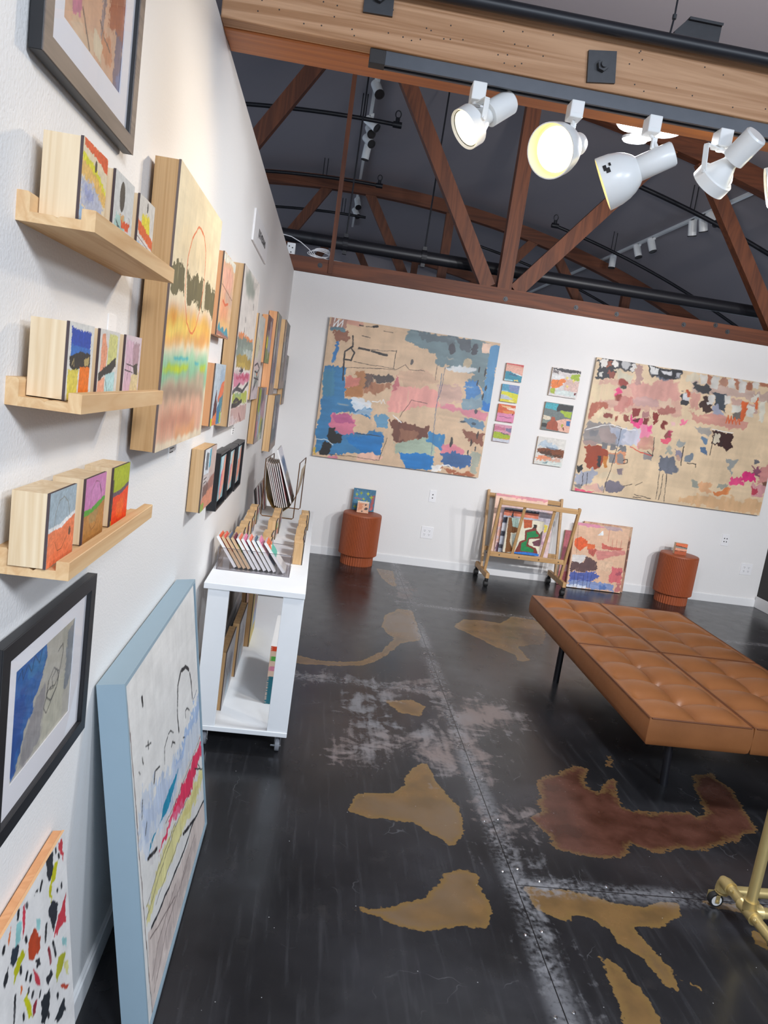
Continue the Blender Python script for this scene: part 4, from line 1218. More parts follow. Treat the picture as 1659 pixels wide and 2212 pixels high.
M['black_wood'] = plain('black_frame_paint', '1b1b1e', .4, var=.1)
M['black_metal'] = plain('black_pipe_paint', '1d1d22', .42, var=.15)
M['dark_steel'] = plain('dark_steel', '4a4a4c', .5, .7, var=.15, scale=60)
M['track_black'] = plain('track_anodised', '55575c', .4, .6, var=.12)
M['chrome'] = plain('chrome', 'd8d8da', .18, 1.)
M['rubber'] = plain('black_rubber', '1c1c1d', .6)
M['brass'] = plain('brushed_brass', 'a88a52', .34, 1., var=.08)
M['bronze'] = plain('bronze_wire', '7c5c42', .35, 1., var=.06)
M['gold'] = plain('gold_paint', 'cdb67c', .36, .55, var=.05)
M['paper'] = plain('white_mat_board', 'eeecf0', .7, var=.01)
M['card'] = plain('white_card', 'f2f0ee', .6, var=.02)
M['kraft'] = plain('bare_wood_panel', 'd9b791', .6, var=.05)
M['canvas_edge'] = plain('canvas_edge', 'cdbda8', .7, var=.06)
M['grey_blue'] = plain('blue_grey_frame_paint', '93a9b6', .5, var=.02)
M['dark_frame'] = wood('grey_wood_frame', '7d6e64', '5b4f49', 'x', 18, .05, .55)
M['terracotta'] = plain('terracotta_glaze', 'a0522f', .5, var=.06, scale=20)
M['slot'] = plain('dark_slot', '2a2626', .6)
M['lens_dark'] = plain('lamp_lens', '3a3838', .15, var=.1)
M['glass'] = glass('picture_glass')
M['acrylic'] = glass('clear_acrylic', (.93, .92, .93), 1.3)
M['acrylic_edge'] = plain('acrylic_edge', '5c565c', .15)
M['print_sheet'] = plain('print_sleeve', 'd8d2d0', .3, var=.1, scale=8)

# leather with fine grain
def leather():
    m, nt, b = new_mat('tan_leather'); tc = N(nt, 'ShaderNodeTexCoord')
    n1 = N(nt, 'ShaderNodeTexNoise', i_Scale=7., i_Detail=6.); n2 = N(nt, 'ShaderNodeTexVoronoi', i_Scale=420.)
    n3 = N(nt, 'ShaderNodeTexNoise', i_Scale=26., i_Detail=3.)
    for n in (n1, n2, n3): nt.links.new(tc.outputs['Object'], n.inputs['Vector'])
    mx = N(nt, 'ShaderNodeMix', data_type='RGBA'); mx.inputs[6].default_value = (*hexl('84522d'), 1); mx.inputs[7].default_value = (*hexl('a4693d'), 1)
    nt.links.new(n1.outputs['Fac'], mx.inputs[0]); nt.links.new(mx.outputs[2], b.inputs['Base Color'])
    b.inputs['Roughness'].default_value = .42
    b1 = N(nt, 'ShaderNodeBump', i_Strength=.12, i_Distance=.0006); nt.links.new(n2.outputs['Distance'], b1.inputs['Height'])
    b2 = N(nt, 'ShaderNodeBump', i_Strength=.25, i_Distance=.004); nt.links.new(n3.outputs['Fac'], b2.inputs['Height'])
    nt.links.new(b1.outputs[0], b2.inputs['Normal']); nt.links.new(b2.outputs[0], b.inputs['Normal']); return m
M['leather'] = leather()
M['piping'] = plain('leather_piping', '6b3d20', .45)

def plaster(name, h, bump, scale):
    m, nt, b = new_mat(name); tc = N(nt, 'ShaderNodeTexCoord')
    n1 = N(nt, 'ShaderNodeTexNoise', i_Scale=scale, i_Detail=3.); n2 = N(nt, 'ShaderNodeTexNoise', i_Scale=1.3, i_Detail=3.)
    for n in (n1, n2): nt.links.new(tc.outputs['Object'], n.inputs['Vector'])
    c = hexl(h); mx = N(nt, 'ShaderNodeMix', data_type='RGBA'); mx.inputs[6].default_value = (*[v * .97 for v in c], 1); mx.inputs[7].default_value = (*[min(1, v * 1.03) for v in c], 1)
    nt.links.new(n2.outputs['Fac'], mx.inputs[0]); nt.links.new(mx.outputs[2], b.inputs['Base Color']); b.inputs['Roughness'].default_value = .62
    bp = N(nt, 'ShaderNodeBump', i_Strength=bump, i_Distance=.003); nt.links.new(n1.outputs['Fac'], bp.inputs['Height']); nt.links.new(bp.outputs[0], b.inputs['Normal'])
    return m
M['wall'] = plaster('white_textured_plaster', 'eae8e6', .35, 170)
M['trim'] = plaster('white_trim_paint', 'e8e8e8', .03, 60)
M['wall_dark'] = plaster('black_wall_paint', '2a2725', .15, 120)
M['ceiling'] = plaster('grey_ceiling_paint', '9f989c', .3, 9)

def floor_mat():
    m, nt, b = new_mat('patinated_steel_sheet'); tc = N(nt, 'ShaderNodeTexCoord')
    def noise(scale, det=6., dist=0., stretch=None):
        n = N(nt, 'ShaderNodeTexNoise', i_Scale=scale, i_Detail=det, i_Distortion=dist)
        if stretch:
            mp = N(nt, 'ShaderNodeMapping'); mp.inputs['Scale'].default_value = stretch
            mp.inputs['Rotation'].default_value = (0, 0, .5)
            nt.links.new(tc.outputs['Object'], mp.inputs['Vector']); nt.links.new(mp.outputs[0], n.inputs['Vector'])
        else: nt.links.new(tc.outputs['Object'], n.inputs['Vector'])
        return n.outputs['Fac']
    def math_(op, a, b2=None, c=None):
        n = N(nt, 'ShaderNodeMath', operation=op)
        for i, q in enumerate((a, b2, c)):
            if q is None: continue
            if isinstance(q, (int, float)): n.inputs[i].default_value = q
            else: nt.links.new(q, n.inputs[i])
        return n.outputs[0]
    def attr(nm): return N(nt, 'ShaderNodeAttribute', attribute_name=nm).outputs['Fac']
    def step(x, lo, hi):
        n = N(nt, 'ShaderNodeMapRange', interpolation_type='SMOOTHSTEP'); n.inputs[1].default_value = lo; n.inputs[2].default_value = hi
        nt.links.new(x, n.inputs[0]); return n.outputs[0]
    def mix(f, a, c):
        n = N(nt, 'ShaderNodeMix', data_type='RGBA')
        if isinstance(f, float): n.inputs[0].default_value = f
        else: nt.links.new(f, n.inputs[0])
        for i, q in ((6, a), (7, c)):
            if isinstance(q, str): n.inputs[i].default_value = (*hexl(q), 1)
            else: nt.links.new(q, n.inputs[i])
        return n.outputs[2]
    big = noise(1.7); mid = noise(9, 8); fine = noise(55, 6); scr = noise(40, 5, .3, (1, .08, 1)); scr2 = noise(30, 5, .3, (.1, 1, 1))
    base = mix(step(big, .35, .7), '1c1c1e', '2d2d30')
    base = mix(math_('MULTIPLY', step(scr, .5, .8), .22), base, '5a5a5e')
    cloud = noise(2.6, 9, .6); base = mix(math_('MULTIPLY', step(cloud, .48, .8), .45), base, '444449')  # cloudy blue-grey haze, reflected cool light painted into the sheet colour
    ve = N(nt, 'ShaderNodeTexVoronoi', feature='DISTANCE_TO_EDGE', i_Scale=1.9)
    vm = N(nt, 'ShaderNodeVectorMath', operation='MULTIPLY_ADD'); vm.inputs[1].default_value = (.5, .5, .5)
    nn = N(nt, 'ShaderNodeTexNoise', i_Scale=3., i_Detail=4.); nt.links.new(tc.outputs['Object'], nn.inputs['Vector']); nt.links.new(nn.outputs['Color'], vm.inputs[0]); nt.links.new(tc.outputs['Object'], vm.inputs[2]); nt.links.new(vm.outputs[0], ve.inputs['Vector'])
    crack = math_('MULTIPLY', math_('SUBTRACT', 1., step(ve.outputs['Distance'], .001, .006)), step(noise(4.2, 3), .55, .65))
    base = mix(math_('MULTIPLY', crack, .3), base, '7a7a7e')
    base = mix(math_('MULTIPLY', step(mid, .62, .8), .3), base, '4c4542')
    # ochre patches (signed distance, metres, positive inside)
    edge = math_('MULTIPLY', math_('SUBTRACT', mid, .5), .06); edge2 = math_('MULTIPLY', math_('SUBTRACT', fine, .5), .03)
    so = math_('ADD', attr('ochre'), math_('ADD', edge, edge2))
    mo = step(so, -.001, .003)
    och = mix(step(mid, .3, .7), '675032', '7f6039'); och = mix(step(big, .45, .6), och, '75604a')
    och = mix(math_('SUBTRACT', 1., step(so, .0, .03)), och, '7c6138')
    base = mix(mo, base, och)
    sr = math_('ADD', attr('rust'), math_('ADD', math_('MULTIPLY', edge, 1.5), math_('MULTIPLY', edge2, 2.)))
    mr = step(sr, -.001, .004)
    rus = mix(step(mid, .3, .7), '46291f', '5f3c31'); rus = mix(math_('SUBTRACT', 1., step(sr, .0, .035)), rus, '6b5234')
    base = mix(mr, base, rus)
    sw = math_('ADD', attr('scuff'), math_('ADD', math_('MULTIPLY', math_('SUBTRACT', noise(7., 12, 1.6), .5), .60), math_('MULTIPLY', math_('SUBTRACT', scr, .5), .22)))
    sw = math_('ADD', sw, math_('MULTIPLY', math_('SUBTRACT', fine, .5), .16)); sw = math_('ADD', sw, math_('MULTIPLY', math_('SUBTRACT', scr2, .5), .12))
    mw = math_('MULTIPLY', step(sw, -.03, .15), .8)
    whi = mix(step(big, .4, .6), '8b8b8f', '8a7c78')
    base = mix(mw, base, whi)
    # sheet joints
    sx = N(nt, 'ShaderNodeSeparateXYZ'); nt.links.new(tc.outputs['Object'], sx.inputs[0]); px, py = sx.outputs[0], sx.outputs[1]
    dx = math_('SUBTRACT', px, 1.305); rightside = math_('GREATER_THAN', dx, 0.); leftside = math_('LESS_THAN', dx, 0.)
    ja = math_('ADD', math_('ABSOLUTE', math_('SUBTRACT', py, 3.92)), rightside)
    jb = math_('ADD', math_('ABSOLUTE', math_('SUBTRACT', py, 5.61)), leftside); jc = math_('ADD', math_('ABSOLUTE', math_('SUBTRACT', py, 2.27)), leftside)
    j1 = math_('MINIMUM', math_('MINIMUM', math_('ABSOLUTE', dx), ja), math_('MINIMUM', jb, jc))
    joint_pale = math_('MULTIPLY', math_('SUBTRACT', 1., step(j1, .004, .07)), step(math_('ADD', cloud, fine), .8, 1.2))  # mottled paler band along the sheet joints
    base = mix(math_('MULTIPLY', joint_pale, .6), base, '8a8a8e')
    jl = math_('SUBTRACT', 1., step(j1, .0012, .0026)); base = mix(jl, base, '0c0c0d')
    vo = N(nt, 'ShaderNodeTexVoronoi', i_Scale=16.); nt.links.new(tc.outputs['Object'], vo.inputs['Vector'])
    dots = math_('LESS_THAN', vo.outputs['Distance'], .028); base = mix(math_('MULTIPLY', dots, .7), base, 'b8b8b8')
    nt.links.new(base, b.inputs['Base Color'])
    r = math_('ADD', math_('MULTIPLY', mw, .22), math_('MULTIPLY_ADD', mid, .18, .16)); nt.links.new(r, b.inputs['Roughness'])
    b.inputs['Specular IOR Level'].default_value = .55
    hgt = math_('SUBTRACT', math_('MULTIPLY', mid, .2), jl)
    bp = N(nt, 'ShaderNodeBump', i_Strength=.12, i_Distance=.002); nt.links.new(hgt, bp.inputs['Height']); nt.links.new(bp.outputs[0], b.inputs['Normal'])
    return m

# ------------------------------------------------------------------ the room
struct('wall_left', MB().box(-.14, 0, -3.5, D + .14, -.02, ZT), M['wall'])
struct('wall_back', MB().box(0, 5.22, D, D + .13, -.02, ZT), M['wall'])
struct('wall_right', MB().box(5.08, 5.22, -3.5, D, -.02, ZT), M['wall_dark'])
struct('wall_far', MB().box(-6, 9, 18, 18.1, 0, 5), M['ceiling'])
BB = .073
struct('baseboard_left', MB().box(0, .012, -3.5, D, 0, BB).box(0, .007, -3.5, D, BB, BB + .006), M['trim'])
struct('baseboard_back', MB().box(.012, 5.08, D - .012, D, 0, BB).box(.012, 5.08, D - .007, D, BB, BB + .006), M['trim'])
struct('baseboard_right', MB().box(5.064, 5.08, -3.5, D - .012, 0, .115), M['trim'], bevel=.003)

# vaulted ceiling
CX, CTOP, CR_ = .55, 4.72, 13.75
def czl(x, off=0.): return CTOP - CR_ + math.sqrt((CR_ - off) ** 2 - (x - CX) ** 2)
mb = MB(); xs = np.linspace(-6, 9, 61)
for a, b in zip(xs, xs[1:]):
    mb.add([(a, -3.6, czl(a)), (b, -3.6, czl(b)), (b, 18, czl(b)), (a, 18, czl(a)), (a, -3.6, czl(a) + .05), (b, -3.6, czl(b) + .05), (b, 18, czl(b) + .05), (a, 18, czl(a) + .05)],
           [(0, 3, 2, 1), (4, 5, 6, 7), (0, 1, 5, 4), (2, 3, 7, 6)])
ce = struct('ceiling', mb, M['ceiling'])

# floor: steel sheets with stains
def build_floor():
    nx, ny = 256, 420; x = np.linspace(0, 5.08, nx); y = np.linspace(-3.5, D, ny)
    y = np.concatenate([np.linspace(-3.5, 1.1, 12)[:-1], np.linspace(1.1, D, 330)]); ny = len(y)
    X, Y = np.meshgrid(x, y)
    def sdf(polys, cl):
        best = np.full(X.shape, -cl)
        for pl in polys:
            d = np.full(X.shape, 1e9); ins = np.zeros(X.shape, bool)
            for (xa, ya), (xb, yb) in zip(pl, pl[1:] + pl[:1]):
                dx, dy = xb - xa, yb - ya; t = np.clip(((X - xa) * dx + (Y - ya) * dy) / (dx * dx + dy * dy + 1e-9), 0, 1)
                d = np.minimum(d, np.hypot(X - xa - t * dx, Y - ya - t * dy))
                if ya != yb: ins ^= ((ya > Y) != (yb > Y)) & (X < (xb - xa) * (Y - ya) / (yb - ya) + xa)
            best = np.maximum(best, np.where(ins, d, -d))
        return np.clip(best, -cl, cl)
    v = np.stack([X, Y, np.zeros_like(X)], -1).reshape(-1, 3); I = np.arange(nx * ny).reshape(ny, nx)
    f = np.stack([I[:-1, :-1], I[:-1, 1:], I[1:, 1:], I[1:, :-1]], -1).reshape(-1, 4).tolist()
    v = v.tolist()
    # pan head screws along the joints
    def screw(cx, cy):
        o = len(v); n = 8
        for r, z in ((.0062, 0), (.005, .0018), (.0022, .0028)):
            for k in range(n): v.append((cx + r * math.cos(k * PI / 4), cy + r * math.sin(k * PI / 4), z))
        for i in range(2):
            for k in range(n): f.append((o + i * n + k, o + i * n + (k + 1) % n, o + (i + 1) * n + (k + 1) % n, o + (i + 1) * n + k))
        f.append(tuple(o + 2 * n + k for k in range(n)))
    ns = len(f)
    for yy in np.arange(1.72, 6.8, .31): screw(1.305 - .03, yy); screw(1.305 + .03, yy + .02)
    for xx in np.arange(.1, 1.28, .16): screw(xx, 3.92 - .03); screw(xx, 3.92 + .03)
    for xx in np.arange(1.4, 2.6, .25): screw(xx, 2.27 + .03); screw(xx, 5.61 + .03)
    me = bpy.data.meshes.new('floor'); me.from_pydata(v, [], f)
    for nm, arr in (('ochre', sdf(OCHRE, .12)), ('rust', sdf(RUST, .12)), ('scuff', sdf(SCUFF, .22))):
        at = me.attributes.new(nm, 'FLOAT', 'POINT'); full = np.full(len(v), -1., np.float32); full[:nx * ny] = arr.ravel(); at.data.foreach_set('value', full)
    me.materials.append(floor_mat()); me.materials.append(M['chrome'])
    mi = np.zeros(len(f), np.int32); mi[ns:] = 1; me.polygons.foreach_set('material_index', mi)
    o = bpy.data.objects.new('floor', me); COL.objects.link(o); o['kind'] = 'structure'
build_floor()
mb = MB().box(-6, -.14, -3.5, 18, -.1, 0).box(5.22, 9, -3.5, 18, -.1, 0).box(-.14, 5.22, D + .13, 18, -.1, 0)
struct('floor_beyond', mb, plain('grey_concrete', '4a4846', .6))

# ------------------------------------------------------------------ roof trusses
def truss(y, name, label, chord_mat, full=True, wide=.14):
    t = thing(name, label, 'roof truss', (.0, y, ZT + .004), 'bowstring roof trusses')
    z0 = ZT + .004
    if full:
        obj('bottom_chord', MB().box(-4.5, 8, y - wide / 2, y + wide / 2, z0, z0 + .135), M['truss_x'], t)
    poly = []
    xs = np.linspace(-4.5, 7.6, 40)
    for a, b in zip(xs, xs[1:]):
        poly.append((a, b))
    mb = MB()
    for a, b in poly:
        mb.hexa([(a, y - .06, czl(a, .25)), (b, y - .06, czl(b, .25)), (b, y + .06, czl(b, .25)), (a, y + .06, czl(a, .25))],
                [(a, y - .06, czl(a, .07)), (b, y - .06, czl(b, .07)), (b, y + .06, czl(b, .07)), (a, y + .06, czl(a, .07))])
    obj('top_chord', mb, M['truss_x'], t)
    def web(xa, za, xb, zb, w, th=.09, nm='web_member'):
        obj(nm, MB().bar((xa, y, za), (xb, y, zb), th, w, up=(0, 1, 0.0001)) if False else MB().add(*web_geo(xa, za, xb, zb, w, th, y)), M['truss'], t)
    web(1.95, z0 + .1, 1.955, czl(1.95, .2), .135, .1, 'post')
    web(.70, czl(.7, .22), 1.80, z0 + .13, .135)
    web(3.3, czl(3.3, .22), 2.06, z0 + .13, .14)
    web(3.62, czl(3.62, .22), 4.72, z0 + .1, .135)
    web(.08, czl(.1, .22), -1.1, z0 + .1, .135)
    web(4.9, z0 + .1, 4.9, czl(4.9, .2), .135, .1, 'post')
    web(-1.2, z0 + .1, -1.2, czl(-1.2, .2), .135, .1, 'post')
    return t
def web_geo(xa, za, xb, zb, w, th, y):
    d = Vector((xb - xa, 0, zb - za)).normalized(); nrm = Vector((-d.z, 0, d.x)) * w / 2
    a = Vector((xa, y, za)); b = Vector((xb, y, zb)); o = Vector((0, th / 2, 0))
    vs = [a - nrm - o, a + nrm - o, a + nrm + o, a - nrm + o, b - nrm - o, b + nrm - o, b + nrm + o, b - nrm + o]
    return vs, [(0, 3, 2, 1), (4, 5, 6, 7), (0, 1, 5, 4), (1, 2, 6, 5), (2, 3, 7, 6), (3, 0, 4, 7)]
T2Y = D + .075
t2 = truss(T2Y, 'roof_truss', 'stained timber bowstring truss sitting right on top of the white back wall', None)
# narrow hanger strap board of this truss and its washers
obj('hanger_board', MB().box(.305, .345, T2Y - .085, T2Y - .071, ZT + .02, czl(.32, .2)), M['truss'], t2)
for k, (x, z) in enumerate([(.228, 2.668), (1.973, 2.635), (2.653, 2.661), (3.055, 2.66), (3.726, 2.663), (4.172, 2.662), (4.041, 2.705)]):
    w_ = obj('washer', MB().lathe([(0, .022), (.004, .022), (.004, .016)], (x, T2Y - .07, z), (0, -1, 0), 20), M['dark_steel'], t2)
    obj('bolt_head', MB().lathe([(.004, .012), (.014, .012)], (x, T2Y - .07, z), (0, -1, 0), 6), M['dark_steel'], w_)
truss(11.63, 'roof_truss', 'second timber bowstring truss, beyond the one on the back wall', None)
truss(16.2, 'roof_truss', 'farthest timber bowstring truss, faint behind the black main pipe', None)
# the near beam: three planks bolted together
t1 = thing('laminated_beam', 'thick overhead timber beam of bolted planks carrying the white track lights', 'beam', (2.5, 2.4, ZT))
obj('face_plank', MB().box(.0, 5.08, 2.288, 2.345, ZT, 2.745), M['beam'], t1, bevel=.004)
obj('middle_plank', MB().box(.0, 5.08, 2.347, 2.425, ZT - .004, 2.735), M['beam_lamplit'], t1, bevel=.004)
obj('rear_plank', MB().box(.0, 5.08, 2.427, 2.506, ZT, 2.74), M['beam_lamplit'], t1, bevel=.004)
for x, z, r in ((.432, 2.713, .03), (1.1, 2.648, .13)):
    c = math.cos(r); s_ = math.sin(r); q = [(-.042, -.043), (.042, -.043), (.042, .043), (-.042, .043)]
    p = MB().prism([(x + a * c - b * s_, z + a * s_ + b * c) for a, b in q], lambda a, b, d: (a, d, b), 2.288, 2.279)
    pl = obj('bolt_plate', p, M['dark_steel'], t1)
    obj('nut', MB().lathe([(0, .017), (.014, .017)], (x, 2.279, z), (0, -1, 0), 6).lathe([(.014, .009), (.022, .009)], (x, 2.279, z), (0, -1, 0), 12), M['dark_steel'], pl)
for x, z in [(random.uniform(.15, 2.2), random.uniform(2.6, 2.72)) for _ in range(46)]:
    pass
mbn = MB()
for _ in range(70):
    x = random.uniform(.1, 2.2); z = random.uniform(2.605, 2.715); mbn.lathe([(0, .0022), (.0006, .0022)], (x, 2.288, z), (0, -1, 0), 6)
nh = obj('nail_holes', mbn, M['slot'], t1); nh['kind'] = 'stuff'
tag(obj('beam_bracket', MB().prism([(1.352, 2.742), (1.352, 2.80), (1.358, 2.861), (1.395, 2.903), (1.505, 2.903), (1.505, 2.742)], lambda a, b, d: (a, d, b), 2.44, 2.452).box(1.395, 1.505, 2.43, 2.462, 2.897, 2.905), M['dark_steel']), 'dark steel gusset plate standing on top of the near beam', 'bracket')

# ------------------------------------------------------------------ pipes
def arc_pipe(y, xa, xb, off, r, label, ring, hang):
    xs = np.linspace(xa, xb, 24); pts = [(x, y, czl(x, off)) for x in xs]
    o = thing('sprinkler_pipe', label, 'pipe', (xa, y, czl(xa, off)), 'ceiling sprinkler pipes')
    obj('pipe_run', MB().tube(pts, r, 10), M['black_metal'], o, smooth=True)
    if ring is not None:
        z = czl(ring, off); mb = MB().lathe([(-.045, r * 1.5), (.05, r * 1.5)], (ring, y, z), (1, 0, 0), 12).tube([(ring, y, z), (ring, y, z + .07)], r * 1.1, 10)
        el = obj('elbow', mb, M['black_metal'], o, smooth=True)
        obj('sprinkler_head', MB().tube([(ring + .03 * math.cos(a), y, z + .105 + .04 * math.sin(a)) for a in np.linspace(0, 2 * PI, 14)[:-1]], .006, 6, closed=True), M['black_metal'], el)
    for x in hang:
        obj('hanger_rod', MB().tube([(x, y, czl(x, off) - .02), (x, y, czl(x, 0))], .006, 8).tube([(x + .05, y, czl(x, off) - .02), (x + .05, y, czl(x, 0))], .006, 8), M['black_metal'], o)
arc_pipe(8.5, -2.2, .82, .25, .022, 'nearest left sprinkler pipe, arching under the grey ceiling and ending in an upturned head', .82, (.42,))
arc_pipe(11.0, -2.2, .80, .25, .022, 'left sprinkler pipe just in front of the second truss', .80, (.0,))
arc_pipe(13.1, -2.2, .72, .25, .022, 'left sprinkler pipe behind the second truss', None, (.3,))
arc_pipe(8.07, 3.3, 6.9, .25, .024, 'nearest right sprinkler pipe sloping down behind the bell shaped spotlight', None, (4.05,))
arc_pipe(10.42, 3.25, 6.4, .25, .022, 'right sprinkler pipe with an upturned head crossing in front of the second truss', 3.25, (4.1,))
arc_pipe(13.0, 2.4, 6.4, .25, .022, 'small right sprinkler pipe beyond the second truss', None, (3.2,))
mp = thing('main_pipe', 'thick black main pipe running level behind the timber web of the wall truss', 'pipe', (2.5, 7.42, 2.965))
obj('pipe_run', MB().tube([(-4, 7.42, 2.965), (8, 7.42, 2.965)], .058, 24), M['black_metal'], mp, smooth=True)
for x, zz in ((.43, 4.4), (1.2, czl(1.2, 0))):
    cl = obj('pipe_clamp', MB().lathe([(-.025, .066), (.025, .066)], (x, 7.42, 2.965), (1, 0, 0), 20).box(x - .02, x + .02, 7.40, 7.44, 3.02, 3.06).box(x - .02, x + .02, 7.40, 7.44, 2.87, 2.91), M['black_metal'], mp)
    obj('hanger_rod', MB().tube([(x, 7.42, 3.05), (x + .02, 7.42, czl(x, 0))], .008, 8), M['black_metal'], cl)
cd = thing('conduit', 'dark conduit pipe running along the top of the near beam', 'pipe', (2.5, 2.25, 2.737))
obj('pipe_run', MB().tube([(.02, 2.25, 2.738), (5.08, 2.25, 2.735)], .0185, 16), M['black_metal'], cd, smooth=True)
rod = obj('hanger_rod', MB().tube([(1.272, 2.25, 2.75), (1.276, 2.25, 2.80), (1.272, 2.25, czl(1.27, 0))], .0028, 8), M['black_metal'], cd)
obj('rod_clip', MB().lathe([(-.006, .006), (.006, .006)], (1.276, 2.25, 2.80), (0, 0, 1), 10), M['dark_steel'], rod)

# junction box and coil of white cable on top of the wall truss
jb = thing('junction_box', 'white metal junction box on the truss at the left corner', 'electrical box', (-.045, 7.06, 2.732))
obj('box_body', MB().box(-.09, -.015, 7.03, 7.09, 2.732, 2.832), M['white_metal'], jb, bevel=.002)
for a, b in ((-.07, 2.8), (-.04, 2.79), (-.05, 2.75)): obj('knockout', MB().lathe([(0, .006), (.002, .006)], (a, 7.03, b), (0, -1, 0), 10), M['slot'], jb)
mb = MB()
for k in range(4):
    cx = .2 + .01 * k; a = np.linspace(0, 2 * PI, 26)[:-1]
    mb.tube([(cx + (.10 - .008 * k) * math.cos(q), 7.03 + .012 * math.sin(3 * q + k), 2.768 + (.028 + .004 * k) * math.sin(q) + .006 * k) for q in a], .0035, 6, closed=True)
cc = obj('coil', mb, M['white_plastic'], thing('cable', 'loose coil of white cable lying on the wall truss by the narrow board', 'cable', (.2, 7.03, 2.735)), smooth=True)
obj('lead', MB().tube([(-.15, 7.03, 2.895), (-.06, 7.03, 2.885), (.03, 7.03, 2.85), (.11, 7.03, 2.80), (.15, 7.03, 2.76), (.3, 7.035, 2.735), (.42, 7.03, 2.733)], .004, 8), M['white_plastic'], cc.parent, smooth=True)

# ------------------------------------------------------------------ far ceiling tracks and can lights
tg = 'grey can spotlights beyond the back wall'
def far_track(x, ya, yb, label):
    z = czl(x); tag(obj('ceiling_track', MB().box(x - .018, x + .018, ya, yb, z - .055, z - .02).box(x - .012, x + .012, ya + .2, ya + .25, z - .02, z + .01).box(x - .012, x + .012, yb - .25, yb - .2, z - .02, z + .01), M['white_metal']), label, 'light track')
def far_can(x, y, aim, label, stem=.06):
    z = czl(x) - .055; a = Vector(aim).normalized(); c = Vector((x, y, z - stem - .03))
    t = thing('can_spotlight', label, 'spotlight', (x, y, z - stem - .1), tg)
    obj('stem', MB().tube([(x, y, z + .02), (x, y, z - stem - .02)], .012, 10).box(x - .018, x + .018, y - .05, y + .05, z - .02, z + .012), M['white_metal'], t)
    obj('can', MB().lathe([(-.08, .045), (-.08, .048), (.09, .048)], c, a, 24), M['white_metal'], t, smooth=True)
    obj('lens_ring', MB().lathe([(.088, .05), (.10, .05), (.10, .036), (.094, .035)], c, a, 24), M['slot'], t, smooth=True)
    return t
far_track(.53, 7.3, 15, 'long pale ceiling track beyond the wall on the left side')
far_track(4.43, 7.3, 16.5, 'long pale ceiling track beyond the wall on the right side')
for y, aim, lb in ((7.95, (.3, -.6, -.75), 'lone far can spotlight tipped up near the beam, left ceiling track'),
                   (8.95, (.75, -.4, -.6), 'can spotlight turned right, highest of the left cluster'),
                   (9.2, (.2, -.75, -.6), 'can spotlight facing the camera, second in the left cluster'),
                   (9.55, (.45, -.7, -.6), 'can spotlight facing the camera, third in the left cluster'),
                   (10.0, (-.1, .1, -1), 'can spotlight hanging straight down, lowest of the left cluster'),
                   (12.7, (.2, -.5, -.8), 'small far can spotlight seen below the second truss'),
                   (13.4, (.4, -.5, -.7), 'small far can spotlight just above the main pipe clamp')):
    far_can(.55, y, aim, lb, .05)
for y, aim, lb in ((11.2, (.0, -.05, -1), 'can spotlight at the far end of the right ceiling track'),
                   (10.3, (.25, -.3, -1), 'left one of the middle pair on the right ceiling track'),
                   (9.85, (.3, -.25, -1), 'right one of the middle pair on the right ceiling track'),
                   (8.75, (.25, .2, -1), 'leftmost of the three cans nearest us on the right ceiling track'),
                   (8.5, (.35, .2, -1), 'middle one of the three cans nearest us on the right ceiling track'),
                   (8.28, (.2, -.75, -.7), 'can spotlight with its dark lens towards us on the right ceiling track')):
    far_can(4.43, y, aim, lb, .05)

# ------------------------------------------------------------------ near track and its lamps
trk = thing('light_track', 'dark metal lighting track screwed under the near beam', 'light track', (2.7, 2.317, ZT - .037))
obj('rail', MB().box(.47, 5.0, 2.299, 2.304, ZT - .038, ZT - .0005).box(.47, 5.0, 2.331, 2.336, ZT - .038, ZT - .0005).box(.47, 5.0, 2.304, 2.331, ZT - .006, ZT - .0005).box(.47, 5.0, 2.304, 2.309, ZT - .038, ZT - .034).box(.47, 5.0, 2.326, 2.331, ZT - .038, ZT - .034), M['track_black'], trk)
obj('end_feed', MB().box(.425, .472, 2.297, 2.338, ZT - .039, ZT - .0005), M['slot'], trk, bevel=.002)
obj('contact_strip', MB().box(.48, 5.0, 2.31, 2.325, ZT - .02, ZT - .014), M['brass'], trk)
LAMPG = 'white spotlights on the near track'
WARM = emis('warm_lamp_face', 'fff0c4', 2.6)
def lamp_common(t, x, w=.042, h=.05, yaw=.0):
    zt = ZT - .036
    a = obj('adapter', MB().box(x - w / 2, x + w / 2, 2.317 - .026, 2.317 + .026, zt - h, zt), M['white_metal'], t, bevel=.003)
    return zt - h
